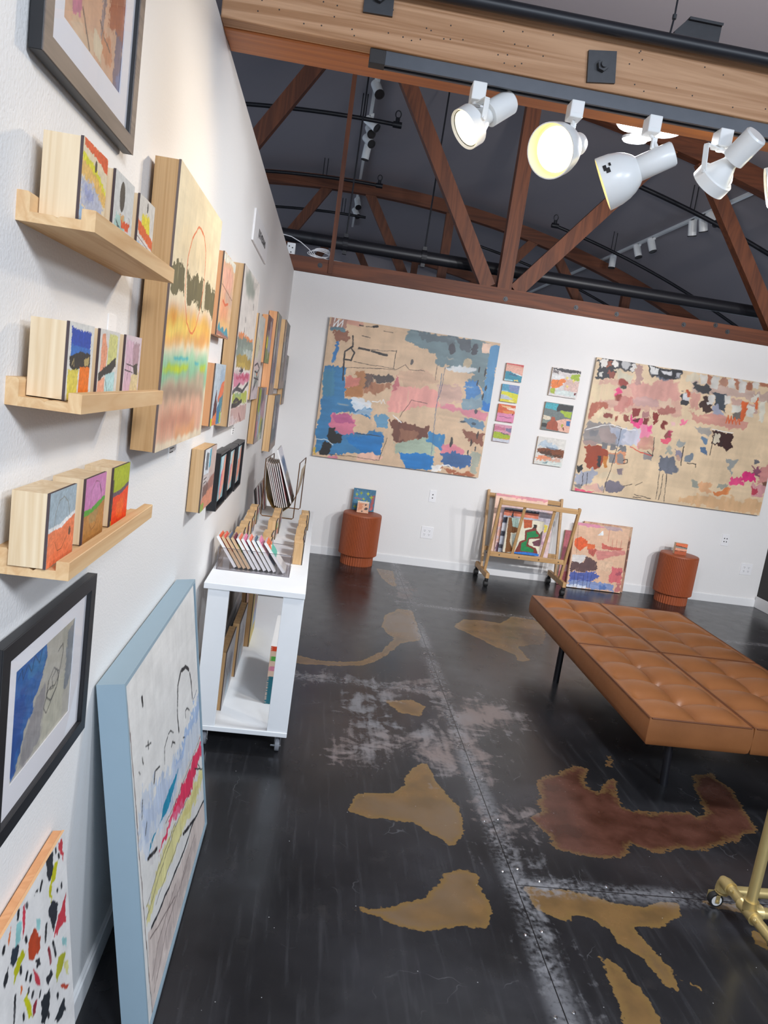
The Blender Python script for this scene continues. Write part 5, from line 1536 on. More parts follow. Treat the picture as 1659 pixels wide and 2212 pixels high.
def gimbal(label, x, piv, n, lit_from_back=False, yoke='arm'):
    n = Vector(n).normalized(); piv = Vector(piv)
    t = thing('track_spotlight', label, 'spotlight', (x, 2.317, ZT - .09), LAMPG)
    zb = lamp_common(t, x)
    side = n.cross(Vector((0, 0, 1))).normalized(); upv = side.cross(n).normalized()
    R = .059
    obj('ring', MB().lathe([(.028, R - .006), (.034, R), (.0, R), (-.004, R - .004), (0, R - .007), (.026, R - .008)], piv, n, 36, cap=False), M['white_metal'], t, smooth=True)
    f = obj('bulb_face', MB().lathe([(.022, R - .009), (.027, R - .02), (.029, .004)], piv, n, 32), WARM, t, smooth=True)
    obj('bulb_cone', MB().lathe([(.02, R - .009), (-.004, R - .012), (-.03, .034), (-.05, .024), (-.075, .023)], piv, n, 32), M['white_metal'], t, smooth=True)
    obj('rear_can', MB().lathe([(-.06, .032), (-.062, .036), (-.145, .036), (-.150, .032)], piv, n, 32), M['white_metal'], t, smooth=True)
    top = Vector((x, 2.317, zb))
    mb = MB()
    for s in (-1, 1):
        a = top + side * s * (R + .004) * 1.0 + Vector((0, 0, -.006)); b = piv + side * s * (R + .004)
        mb.bar(a, b, .004, .017, up=n)
    mb.bar(top + side * -(R + .006) + Vector((0, 0, -.004)), top + side * (R + .006) + Vector((0, 0, -.004)), .017, .004, up=(0, 0, 1))
    obj('yoke', mb, M['white_metal'], t, bevel=.001)
    obj('swivel', MB().lathe([(.0, .013), (-.008, .013)], top, (0, 0, 1), 16), M['white_metal'], t)
    obj('cord', MB().tube([top + Vector((0, 0, -.006)), top * .6 + piv * .4 - n * .05 + Vector((0, 0, -.012)), piv - n * .05], .004, 8), M['white_plastic'], t, smooth=True)
    for s in (-1, 1): obj('pivot_screw', MB().lathe([(0, .006), (.004, .005)], piv + side * s * (R + .005), side * s, 12), M['white_metal'], t)
    return t
def bell(label, x, F, n, L=.195, R=.080, lit=True, scuffs=False):
    n = Vector(n).normalized(); F = Vector(F)
    t = thing('track_spotlight', label, 'spotlight', (x, 2.317, ZT - .09), LAMPG)
    zb = lamp_common(t, x, .04, .048)
    prof = [(0, R), (-.015, R - .0006), (-.04, R - .003), (-.065, R - .010), (-.085, R - .020), (-.102, R - .034), (-.112, R - .046)]
    inner = [(-.11, R - .05), (-.099, R - .038), (-.083, R - .024), (-.063, R - .0135), (-.039, R - .0065), (-.015, R - .004), (0, R - .0035)]
    sh = obj('bell_shade', MB().lathe(prof[::-1] + [(0, R - .0035)], F, n, 48, cap=False), M['white_metal'], t, smooth=True)
    obj('shade_lining', MB().lathe(inner, F, n, 48, cap=False), M['cream'], sh, smooth=True)
    obj('rear_can', MB().lathe([(-.106, R - .046), (-.110, R - .043), (-L - .015, R - .044), (-L - .02, R - .048)], F, n, 32), M['white_metal'], t, smooth=True)
    obj('bulb_face', MB().lathe([(-.034, R - .014), (-.028, R - .03), (-.026, .005)], F, n, 32), WARM, t, smooth=True)
    top = Vector((x, 2.317, zb)); knee = F - n * (L - .035) + Vector((0, 0, .034)); mid = top.lerp(knee, .5)
    obj('stem', MB().tube([top + Vector((0, 0, .002)), mid], .005, 10).tube([mid, knee], .0065, 10).tube([knee, F - n * (L - .035)], .0075, 10), M['white_metal'], t, smooth=True)
    obj('knuckle', MB().bar(mid + Vector((0, 0, .012)), mid - Vector((0, 0, .02)), .012, .016), M['white_metal'], t, bevel=.002)
    if scuffs:
        u = n.orthogonal().normalized(); w = n.cross(u); cd = Vector((.42, 0, 1.63)) - F
        a0 = math.atan2(cd.dot(w), cd.dot(u))
        for da, d0, d1, wd in ((.55, .012, .022, .12), (.42, .018, .03, .10), (.62, .03, .036, .07)):
            mk = MB(); q = []
            for tt, rr in ((-d0, R - .0004), (-d1, R - .0016)):
                for aa in (a0 + da - wd, a0 + da, a0 + da + wd): q.append(F + n * tt + (u * math.cos(aa) + w * math.sin(aa)) * (rr + .0012))
            mk.add(q, [(0, 1, 4, 3), (1, 2, 5, 4)]); obj('scuff_mark', mk, M['slot'], sh)
    obj('rating_label', MB().box(x + .0201, x + .0206, 2.317 - .018, 2.317 + .014, zb + .012, zb + .038).box(x - .016, x + .016, 2.2905, 2.2909, zb + .012, zb + .038), M['card'], t)
    return t
L1 = gimbal('small lit ring spotlight at the left end of the near track', .755, (.754, 2.317, 2.443), (-.70, -.25, -.62))
L2 = bell('lit bell shaped spotlight facing us, second from the left on the near track', 1.053, (.985, 2.262, 2.39), (-.62, -.62, -.40), .155, .077)
L3 = bell('bell shaped spotlight with its back to us, in front of the fan lamp', 1.296, (1.19, 2.355, 2.352), (-.80, .36, -.46), scuffs=True)
L4 = gimbal('ring spotlight in a square yoke with its back to us, near the right edge', 1.522, (1.532, 2.325, 2.425), (-.30, .66, -.62))
L5 = gimbal('last white spotlight, cut off by the right edge of the view', 1.745, (1.73, 2.317, 2.43), (-.85, .45, -.3))
# fan shaped LED lamp behind the beam
led = thing('fan_lamp', 'glowing fan shaped LED lamp hanging just behind the near beam', 'lamp', (1.49, 2.9, 2.70))
COOL = emis('cool_led_panel', 'f4f9ff', 9.)
obj('socket', MB().lathe([(0, .03), (.05, .03), (.06, .02)], (1.49, 2.9, 2.735), (0, 0, 1), 20).tube([(1.49, 2.9, 2.79), (1.49, 2.86, 2.80), (1.49, 2.506, 2.70)], .008, 10), M['white_metal'], led, smooth=True)
obj('centre_light', MB().lathe([(-.012, .035), (.012, .045)], (1.49, 2.9, 2.72), (0, 0, 1), 24), COOL, led)
for k in range(3):
    a = PI * .5 + k * 2 * PI / 3; u = Vector((math.cos(a), math.sin(a), .12)).normalized(); w = Vector((-math.sin(a), math.cos(a), 0)); nn = u.cross(w)
    c = Vector((1.49, 2.9, 2.722)) + u * .085
    pts = []
    for q in np.linspace(0, 2 * PI, 20)[:-1]: pts.append((.055 * math.cos(q), .05 * math.sin(q)))
    pn = obj('panel', MB().prism(pts, lambda p, r, d: tuple(c + u * p + w * r + nn * d), -.004, .006), M['white_metal'], led)
    obj('diffuser', MB().prism([(p * .88, r * .88) for p, r in pts], lambda p, r, d: tuple(c + u * p + w * r + nn * d), -.009, -.004), COOL, pn)

# ------------------------------------------------------------------ left wall: shelves and blocks
SHG = 'pine picture ledges on the left wall'
def ledge(zb, label):
    y0, y1 = 1.03, 1.53
    t = thing('picture_ledge', label, 'shelf', (0.0, (y0 + y1) / 2, zb), SHG)
    f = lambda a, b, d: (a, d, b)
    g = .0035
    obj('shelf_board', MB().prism([(.017, zb), (.082, zb), (.082, zb + .013), (.056, zb + .013), (.051, zb + .013 - g), (.046, zb + .013), (.017, zb + .013)], f, y0, y1), M['pine_h'], t)
    obj('back_rail', MB().prism([(0, zb), (.017, zb), (.017, zb + .035), (.014, zb + .038), (0, zb + .038)], f, y0, y1), M['pine_h'], t)
    obj('front_lip', MB().prism([(.082, zb), (.1, zb), (.1, zb + .026), (.099, zb + .027), (.083, zb + .027), (.082, zb + .026)], f, y0, y1), M['pine_h'], t)
ledge(1.779, 'topmost of the three pine picture ledges, under the dark framed picture')
ledge(1.541, 'middle one of the three pine picture ledges on the left wall')
ledge(1.306, 'lowest pine picture ledge, just above the black framed picture')
BLG = 'small cradled paintings on the ledges'
for zb, items in ((1.793, (('blk_sun', 'small block painting with red and yellow bands and a black dot, on top ledge', 1.055), ('blk_moon', 'small block painting with a large dark oval over orange strokes, on top ledge', 1.204), ('blk_dawn', 'small block painting of a yellow and orange horizon over blue, on top ledge', 1.35))),
                  (1.555, (('blk_blue', 'small block painting with a royal blue square over yellow and orange, on middle ledge', 1.052), ('blk_loop', 'small block painting in salmon, lime and aqua crossed by a black band, on middle ledge', 1.19), ('blk_rose', 'small block painting in pale rose with black scratches, on middle ledge', 1.337))),
                  (1.320, (('blk_coral', 'small block painting, grey blue above coral with a white line, on lowest ledge', 1.025), ('blk_pink', 'small block painting, pink above ochre with a green line, on lowest ledge', 1.178), ('blk_lime', 'small block painting, lime green above bright orange red, on lowest ledge', 1.332)))):
    for key, lb, y in items:
        wall_art('block_painting', key, lb, .070, y, y + .108, zb, zb + .108, gap=.0185, body=M['pine_pale'], res=(96, 96), group=BLG, edge='4a3c3e', face_t=.004)

# framed pictures with mats
def framed(name, key, label, y0, y1, z0, z1, fm, wbar, depth, op, gap=.004, front=None):
    w = y1 - y0; h = z1 - z0
    t = thing(name, label, 'framed picture', (gap, (y0 + y1) / 2, z0), rot=(0, 0, LW))
    mb = MB(); i = wbar; X0, X1 = -w / 2, w / 2
    O = [(X0, 0), (X1, 0), (X1, h), (X0, h)]; I_ = [(X0 + i, i), (X1 - i, i), (X1 - i, h - i), (X0 + i, h - i)]
    for k in range(4):
        a, b = O[k], O[(k + 1) % 4]; c, d = I_[(k + 1) % 4], I_[k]
        mb.prism([a, b, c, d], lambda p, q, r: (p, -r, q), 0, depth)
    obj('frame', mb, M['black_wood'], t, local=True, bevel=.0008)
    mb = MB()
    for k in range(4): mb.prism([O[k], O[(k + 1) % 4], I_[(k + 1) % 4], I_[k]], lambda p, q, r: (p, -r, q), depth + .0002, depth + .0018)
    obj('front_moulding', mb, fm, t, local=True)
    b0, b1, a0, a1 = op
    ww, hh = w - 2 * i, h - 2 * i
    # mat board with a window
    X0, X1 = -ww / 2 - .002, ww / 2 + .002; mo = [(X0, i - .002), (X1, i - .002), (X1, h - i + .002), (X0, h - i + .002)]
    mi = [(-w / 2 + b0, a0), (-w / 2 + b1, a0), (-w / 2 + b1, a1), (-w / 2 + b0, a1)]
    mb = MB()
    for k in range(4): mb.prism([mo[k], mo[(k + 1) % 4], mi[(k + 1) % 4], mi[k]], lambda p, q, r: (p, -r, q), .0075, .0095)
    obj('mat_board', mb, M['paper'], t, local=True)
    obj('backing', MB().box(X0, X1, -.004, -.001, i - .002, h - i + .002), M['kraft'], t, local=True)
    pw, ph = b1 - b0 + .008, a1 - a0 + .008
    f = face_mesh('print', key, pw, ph, -.0072, .002, (140, int(140 * ph / pw)), 'e8e4e0', t, rough=.35); f.location = (-w / 2 + (b0 + b1) / 2, 0, a0 - .004)
    obj('glazing', MB().box(X0, X1, -.0125, -.0115, i - .002, h - i + .002), M['glass'], t, local=True)
    return t
framed('framed_picture', 'frame_top', 'dark wood frame with wide mat, highest on the left wall and cut off above', 1.028, 1.458, 1.985, 2.345, M['dark_frame'], .027, .017, (.085, .355, .075, .29))
framed('framed_picture', 'frame_low', 'black frame with a blue and grey abstract behind glass, under the lowest ledge', 1.022, 1.45, .868, 1.197, M['black_wood'], .027, .017, (.075, .345, .075, .265))

# panels and canvases further along the wall
wall_art('sunset_painting', 'sunset', 'large pale wooden panel painting with orange loop, dark trees and rainbow bands', .066, 1.66, 2.265, 1.424, 2.043, res=(170, 480), body=M['oak'], edge='6a5a54')
wall_art('panel_painting', 'peach', 'peach coloured panel painting with thin red triangle, blue peaks at its bottom edge', .036, 2.57, 2.87, 1.737, 2.01, gap=.004, res=(90, 190), body=M['cherry'])
wall_art('panel_painting', 'tall', 'square panel painting with grey cloud, mustard hill and pink field', .056, 2.98, 3.62, 1.402, 2.036, gap=.006, res=(90, 330), body=M['pine'])
wall_art('panel_painting', 'small_red', 'small panel painting with maroon peaks and coral shapes, beside the large sunset panel', .034, 2.65, 2.91, 1.42, 1.643, gap=.004, res=(70, 150), body=M['cherry'])
wall_art('panel_painting', 'sketch', 'narrow pale panel with black scribbled lines near its bottom', .032, 3.99, 4.37, 1.484, 1.938, gap=.006, res=(60, 200), body=M['pine'])
wall_art('panel_painting', 'green_d', 'panel painting with lime green and mauve streaks, below the scribbled panel', .044, 4.38, 4.87, 1.215, 1.548, gap=.004, res=(60, 150), body=M['oak'])
wall_art('panel_painting', 'slats_b', 'small orange sided panel painting with maroon, yellow and grey streaks', .042, 4.47, 4.80, 1.696, 1.975, gap=.004, res=(60, 130), body=M['cherry'])
wall_art('panel_painting', 'grey_c', 'deep sided grey streaked panel with white loops, taller than its neighbours', .060, 4.88, 5.27, 1.50, 2.034, gap=.004, res=(50, 200), body=M['cherry'])
wall_art('panel_painting', 'grey_e', 'grey streaked panel hanging lowest of the far group, above the cart', .060, 5.59, 6.2, 1.06, 1.485, gap=.004, res=(50, 150), body=M['pine'])
wall_art('panel_painting', 'grey_f', 'pale edged grey panel high in the far corner group', .050, 5.95, 6.6, 1.53, 2.071, gap=.004, res=(50, 200), body=M['pine'])
wall_art('panel_painting', 'grey_g', 'grey brown panel nearest to the back left corner', .050, 6.61, 6.95, 1.385, 1.822, gap=.004, res=(50, 160), body=M['pine'])
wall_art('panel_painting', 'block_h', 'thick pine sided small painting left of the black floater frames', .049, 2.52, 2.785, 1.131, 1.35, gap=.003, res=(90, 130), body=M['pine'])
FG = 'black floater frames above the cart'
def floater(key, label, y0, y1, z0, z1, depth=.037):
    w = y1 - y0; h = z1 - z0; i = .008
    t = thing('floater_frame', label, 'framed painting', (.003, (y0 + y1) / 2, z0), FG, rot=(0, 0, LW))
    mb = MB(); X0, X1 = -w / 2, w / 2
    O = [(X0, 0), (X1, 0), (X1, h), (X0, h)]; I_ = [(X0 + i, i), (X1 - i, i), (X1 - i, h - i), (X0 + i, h - i)]
    for k in range(4): mb.prism([O[k], O[(k + 1) % 4], I_[(k + 1) % 4], I_[k]], lambda p, q, r: (p, -r, q), 0, depth)
    mb.box(X0 + i, X1 - i, -.004, 0, i, h - i)
    obj('frame', mb, M['black_wood'], t, local=True)
    f = face_mesh('painted_panel', key, w - .05, h - .05, -.026, .022, (60, 90), '2a2a2c', t, .0); f.location = (0, 0, .025)
floater('drip_i', 'nearest of the three black floater frames holding blue and coral stripes', 3.005, 3.285, 1.05, 1.29)
floater('drip_j', 'middle one of the three black floater frames above the cart', 3.315, 3.58, 1.05, 1.283)
floater('drip_k', 'farthest of the three black floater frames above the cart', 3.62, 3.89, 1.043, 1.28)

# name sign and small price cards
sg = obj('name_sign', MB().box(.0, .009, 3.55, 4.255, 2.222, 2.362), M['white_plastic'], bevel=.001)
tag(sg, 'white name plate with black capitals high on the left wall', 'sign')
def text_part(name, body, size, loc, rot, m, parent, ext=.0006):
    cu = bpy.data.curves.new(name, 'FONT'); cu.body = body; cu.size = size; cu.align_x = 'CENTER'; cu.align_y = 'CENTER'; cu.extrude = ext
    o = bpy.data.objects.new(name, cu); COL.objects.link(o); o.location = Vector(loc) - ORG[parent.name]; o.rotation_euler = rot; o.parent = parent
    cu.materials.append(m); bpy.context.view_layer.update()
    me = bpy.data.meshes.new_from_object(o.evaluated_get(bpy.context.evaluated_depsgraph_get())); me.name = name
    q = bpy.data.objects.new(name, me); loc_, rot_ = o.location.copy(), o.rotation_euler.copy(); bpy.data.objects.remove(o); bpy.data.curves.remove(cu)
    COL.objects.link(q); q.name = name; q.parent = parent; q.location = loc_; q.rotation_euler = rot_; return q
text_part('lettering', 'JULIE MEDRANO', .050, (.0093, 3.93, 2.292), (PI / 2, 0, PI / 2), M['slot'], sg)
for y0, y1, z0, z1, lb, sh in ((2.14, 2.24, 1.352, 1.402, 'small grey label card in the shadow under the large sunset panel', True), (3.60, 3.70, 1.32, 1.36, 'tiny label card under the panel with the pink field', True),
                           (1.462, 1.515, 1.655, 1.70, 'clear label card behind the middle ledge', False)):
    c = tag(obj('label_card', MB().box(-.001, .002, y0, y1, z0, z1), M['card']), lb, 'label')
    mb = MB()
    for k in range(3): mb.box(.002, .0023, y0 + .012, y1 - .02 - .01 * k, z1 - .012 - k * .011, z1 - .009 - k * .011)
    obj('printed_lines', mb, M['slot'] if sh else M['card'], c)

# pieces leaning on the left wall
o = art('leaning_canvas', 'leaning', 'large white abstract in a blue grey frame leaning on the wall beside the cart', .846, .882, .052, (.138, 2.015, .004), LW, math.asin(.132 / .91), body=M['grey_blue'], edge='5a4440', face_t=.004, res=(230, 420))
o.data.clear_geometry()
w, h, t = .886, .912, .062; tmp = MB(); i = .010
tmp.box(-w / 2 + .003, w / 2 - .003, -.045, -.002, .003, h - .003)
O = [(-w / 2, 0), (w / 2, 0), (w / 2, h), (-w / 2, h)]; I_ = [(-w / 2 + i, i), (w / 2 - i, i), (w / 2 - i, h - i), (-w / 2 + i, h - i)]
for k in range(4): tmp.prism([O[k], O[(k + 1) % 4], I_[(k + 1) % 4], I_[k]], lambda p, q, r: (p, -r, q), 0, t)
o.data.from_pydata(tmp.v, [], tmp.f)
bm = bmesh.new(); bm.from_mesh(o.data); bmesh.ops.recalc_face_normals(bm, faces=bm.faces); bm.to_mesh(o.data); bm.free()
for ch in o.children: ch.location = (0, -.006, .015)
art('leaning_canvas', 'splatter', 'white canvas splattered with black, red and chartreuse, leaning in the lower left corner', .61, .695, .022, (.085, 1.055, .003), LW, math.asin(.082 / .70), body=M['cherry'], edge='e0b080', res=(260, 300))

# ------------------------------------------------------------------ white rolling cart and what stands on it
CZ = .755
cart = thing('display_cart', 'white painted rolling display cart against the left wall', 'cart', (.24, 3.98, 0))
obj('table_top', MB().box(.028, .449, 2.982, 4.985, CZ - .026, CZ), M['white_wood'], cart, bevel=.0025)
obj('bottom_shelf', MB().box(.05, .447, 2.99, 4.975, .098, .12), M['white_wood'], cart, bevel=.0025)
for x, y in ((.045, 2.995), (.358, 2.995), (.045, 4.945), (.358, 4.945)):
    obj('leg', MB().box(x, x + .089, y, y + .02, .1205, CZ - .0265), M['white_wood'], cart, bevel=.002)
for x, y in ((.41, 3.05), (.09, 3.05), (.41, 4.9), (.09, 4.9)):
    c = obj('caster', MB().box(x - .02, x + .02, y - .025, y + .025, .092, .0975).lathe([(0, .014), (.012, .018)], (x, y, .079), (0, 0, 1), 16).box(x - .014, x - .011, y - .012, y + .03, .028, .08).box(x + .011, x + .014, y - .012, y + .03, .028, .08).box(x - .03, x + .016, y - .012, y - .006, .03, .037), M['chrome'], cart, bevel=.001)
    obj('wheel', MB().lathe([(-.009, .026), (-.0095, .03), (0, .031), (.0095, .03), (.009, .026)], (x, y + .012, .0315), (1, 0, 0), 28), plain('grey_tread', '8a8c92', .4), c, smooth=True)
CBG = 'pine block paintings in rows on the cart'
CROW = {'right': (.393, 'right row'), 'middle': (.239, 'middle row'), 'wall': (.096, 'row along the wall')}
rows = {'right': [3.45, 3.62, 3.79, 3.97, 4.14, 4.305], 'middle': [3.435, 3.605, 3.945, 4.11, 4.275], 'wall': [3.44, 3.59, 3.757, 3.915, 4.095, 4.302]}
ordn = ['first', 'second', 'third', 'fourth', 'fifth', 'last']
for rn, ys in rows.items():
    xc, rl = CROW[rn]
    for k, y in enumerate(ys):
        nm = 'last' if k == len(ys) - 1 else ordn[k]
        art('block_painting', ('cart_a', 'cart_b', 'cart_c')[(k + len(rn)) % 3], f'pine block painting on the cart, {nm} from the front in the {rl}', .102, .103, .047,
            (xc - .0235 + random.uniform(-.007, .007), y + .051 + random.uniform(-.006, .006), CZ + .0004), LW + random.uniform(-.06, .06), body=M['pine'], res=(30, 30), edge='3c3028', group=CBG)
# acrylic tray with panels
tr = thing('acrylic_tray', 'clear acrylic tray holding slanted panels at the front of the cart', 'tray', (.207, 3.31, CZ + .001))
x0, x1, y0, y1, z0, z1 = .045, .367, 3.206, 3.418, CZ + .001, CZ + .1
obj('tray_shell', MB().box(x0, x1, y0, y1, z0, z0 + .004).box(x0, x1, y0, y0 + .003, z0 + .004, z1).box(x0, x1, y1 - .003, y1, z0 + .004, z1).box(x0, x0 + .003, y0 + .003, y1 - .003, z0 + .004, z1).box(x1 - .003, x1, y0 + .003, y1 - .003, z0 + .004, z1), M['acrylic'], tr)
mb = MB(); r = .0012
for a, b in (((x0, y0, z0), (x1, y0, z0)), ((x1, y0, z0), (x1, y1, z0)), ((x0, y0, z1), (x1, y0, z1)), ((x0, y1, z1), (x1, y1, z1)), ((x0, y0, z1), (x0, y1, z1)), ((x1, y0, z1), (x1 + .004, y1, z1 - .004)), ((x0, y0, z0), (x0, y0, z1)), ((x1, y0, z0), (x1, y0, z1)), ((x0, y0, z0), (x0, y1, z0))):
    mb.tube([a, b], r, 6)
obj('polished_edge', mb, M['acrylic_edge'], tr)
cn = ['first', 'second', 'third', 'fourth', 'fifth', 'sixth', 'seventh', 'eighth', 'ninth', 'last']
for k in range(10):
    xb = (.118, .139, .160, .1805, .2045, .226, .2505, .273, .2945, .337)[k]
    kr = k in (1, 2, 3)
    art('tray_painting', 'card%d' % k, f'thin {"bare wood" if kr else "white edged"} painted panel slanting in the acrylic tray, {cn[k]} from the wall', .125, .162, .013, (xb, 3.30, CZ + .0055 + .0), LW, .60 if k < 9 else .66,
        body=M['kraft'] if kr else M['card'], edge='c8a880' if kr else 'e8e6e2', face_t=.002, res=(40, 50), group='thin panels in the acrylic tray')
# brass sling rack with prints
rk = thing('print_sling', 'brass sling rack with wire frame standing at the far end of the cart', 'rack', (.235, 4.79, CZ))
zt = 1.117
obj('wire_frame', MB().tube([(.112, 4.59, zt), (.118, 4.59, CZ + .012), (.128, 4.59, CZ + .004), (.315, 4.59, CZ + .004), (.323, 4.59, CZ + .012), (.323, 4.59, zt), (.35, 4.985, zt), (.352, 4.985, CZ + .012), (.345, 4.985, CZ + .004), (.16, 4.985, CZ + .004), (.15, 4.985, CZ + .012), (.135, 4.985, zt)], .0035, 10, closed=True), M['bronze'], rk, smooth=True)
prof = [(.118, 1.085), (.122, 1.0), (.13, .93), (.147, .87), (.18, .82), (.22, .797), (.255, .80), (.29, .83), (.315, .88), (.327, .94), (.333, 1.0), (.338, 1.08)]
mb = MB(); n = 24
for j in range(n):
    ya, yb = 4.595 + .385 * j / n, 4.595 + .385 * (j + .62) / n
    P = prof
    dx = .014 * j / n
    for (xa, za), (xb, zb) in zip(P, P[1:]):
        mb.hexa([(xa + dx, ya, za), (xb + dx, ya, zb), (xb + dx, yb, zb), (xa + dx, yb, za)], [(xa + dx, ya, za + .002), (xb + dx, ya, zb + .002), (xb + dx, yb, zb + .002), (xa + dx, yb, za + .002)])
dxs = [(x, z) for x, z in prof]
for (xa, za), (xb, zb) in zip(prof, prof[1:]):
    mb.hexa([(xa, 4.60, za - .0015), (xb, 4.60, zb - .0015), (xb + .014, 4.98, zb - .0015), (xa + .014, 4.98, za - .0015)], [(xa, 4.60, za), (xb, 4.60, zb), (xb + .014, 4.98, zb), (xa + .014, 4.98, za)])
obj('ribbed_sling', mb, M['brass'], rk)
pl = ['nearest the wall', 'second from the wall', 'third from the wall', 'fourth from the wall', 'fifth from the wall', 'sixth from the wall', 'seventh from the wall']
for k in range(7):
    art('print', 'lean%d' % (k % 4), f'sleeved print leaning in the brass sling rack, {pl[k]}', .33, .285, .006, (.196 + .0125 * k, 4.785, .818 + [.006, .001, -.003, -.004, -.003, .001, .006][k]), LW, .30,
        body=M['print_sheet'], edge='d8ccc4', face_t=.001, res=(40, 40), group='sleeved prints in the sling rack', cat='print')
art('print', 'print_front', 'large matted print with blue sky and pink foreground, foremost in the brass sling rack', .34, .355, .008, (.296, 4.785, .846), LW, .36, body=M['card'], edge='d0d0d8', face_t=.0015, res=(60, 90), cat='print')
for k, (y, zz) in enumerate(((4.86, .125), (4.868, .15), (4.875, .17), (4.882, .19))):
    art('leaning_print', 'lean%d' % k, f'small print propped at the wall behind the brass rack, {["nearest the wall and shortest", "second from the wall", "third from the wall", "farthest from the wall and tallest"][k]}', .16, zz, .012, (.064 + .0165 * k, y + .01, CZ + .001), LW, .17, body=M['slot'] if k == 0 else M['print_sheet'], edge=('5a4c48', 'c87880', '7888a8', 'd05060')[k], face_t=.002, res=(40, 40), group='propped prints behind the rack', cat='print')
# on the bottom shelf
art('shelf_canvas', 'shelf_grey', 'pine sided panel with grey scribbles, nearest on the cart bottom shelf', .36, .275, .036, (.104, 3.325, .1205), LW, 0, body=M['oak'], res=(60, 70))
art('shelf_canvas', 'shelf_grey', 'second panel with grey scribbles on the cart bottom shelf, behind the nearest', .36, .28, .036, (.118, 3.715, .1205), LW, 0, body=M['oak'], res=(50, 60))
art('shelf_canvas', 'shelf_yellow', 'taller panel with yellow top on the cart bottom shelf', .33, .42, .03, (.148, 4.135, .1205), LW, 0, body=M['oak'], res=(50, 60))
art('shelf_canvas', 'brown_canvas', 'tall bare panel farthest back on the cart bottom shelf', .4, .45, .03, (.085, 4.60, .1205), LW, .06, body=M['pine'], res=(30, 30))
o = art('striped_panel', 'stripes_panel', 'striped panel in teal, pink, green and orange behind the right cart leg', .46, .285, .05, (.325, 3.495, .1205), LW, 0, body=M['card'], edge='e8c8b0', res=(10, 200))
f2 = face_mesh('striped_edge', 'stripes_panel', .05, .285, 0, .002, (6, 200), 'e8c8b0', o); f2.rotation_euler = (0, 0, -PI / 2); f2.location = (-.232, -.025, 0)

# ------------------------------------------------------------------ back wall
back_art('large_canvas', 'canvas1', 'large abstract canvas in blue, pink and tan, left half of the back wall', .045, .376, 1.982, .945, 2.226, body=M['canvas_edge'], edge='8a7a6a', res=(420, 340))
back_art('large_canvas', 'canvas2', 'large abstract canvas in beige, rose and black with magenta spots, right half of back wall', .045, 2.928, 4.880, .948, 2.236, body=M['canvas_edge'], edge='cbb9a0', res=(480, 320))
SG = 'column of four small square paintings'
for k, z0, x, lb in (('s1', 1.895, 2.078, 'topmost of the four small square paintings, pink sky over teal water'), ('s2', 1.698, 2.071, 'second of the four small square paintings, blue over acid yellow'), ('s3', 1.509, 2.067, 'third of the four small square paintings, orange over pink'), ('s4', 1.316, 2.063, 'lowest of the four small square paintings, mauve over green')):
    back_art('small_painting', k, lb, .030, x, x + .167, z0, z0 + .165, body=M['pine'], res=(60, 60), group=SG)
for k, z0, x, lb in (('m1', 1.82, 2.526, 'square painting with gold stars and orange and lime patches, top of its column'), ('m2', 1.49, 2.514, 'square painting with teal corner and brown bottle shape'), ('m3', 1.155, 2.503, 'square landscape painting with a dark brown ridge')):
    back_art('square_painting', k, lb, .030, x, x + .279, z0, z0 + .266, body=M['pine'], res=(110, 105), group='column of three square paintings')
# wall plates
def plate(label, x0, x1, z0, z1, kind):
    p = tag(obj('wall_plate', MB().box(x0, x1, D - .006, D, z0, z1), M['white_plastic'], bevel=.0025), label, 'wall outlet')
    cx, cz = (x0 + x1) / 2, (z0 + z1) / 2
    if kind == 'quad':
        for i in (-1, 1):
            for j in (-1, 1):
                c = (cx + i * .0235, D - .006, cz + j * .0195)
                r = obj('receptacle', MB().lathe([(0, .0168), (.0015, .0165)], c, (0, -1, 0), 24), M['white_plastic'], p)
                obj('slots', MB().box(c[0] - .0075, c[0] - .0052, D - .0079, D - .0074, c[2] - .001, c[2] + .0075).box(c[0] + .0052, c[0] + .0075, D - .0079, D - .0074, c[2] - .001, c[2] + .0065).lathe([(0, .0028), (.0005, .0028)], (c[0], D - .0074, c[2] - .0075), (0, -1, 0), 10), M['slot'], r)
    else:
        offs = [(0, .016), (0, -.016)] if kind == 'two' else [(-.013, .016), (.013, .016), (-.013, -.016), (.013, -.016)]
        for a, b in offs: obj('jack', MB().lathe([(0, .006), (.0015, .0055)], (cx + a, D - .006, cz + b), (0, -1, 0), 14), M['slot'], p)
        for b in (.046, -.046): obj('screw', MB().lathe([(0, .0028), (.001, .0022)], (cx, D - .006, cz + b), (0, -1, 0), 10), M['white_metal'], p)
plate('narrow white jack plate above the four way outlet near the left stool', 1.544, 1.612, .644, .763, 'two')
plate('square white four way outlet between left stool and print rack', 1.517, 1.637, .282, .402, 'quad')
plate('narrow white jack plate above and right of the right stool', 4.571, 4.649, .592, .71, 'four')
plate('square white four way outlet low in the right corner', 4.837, 4.959, .32, .44, 'quad')
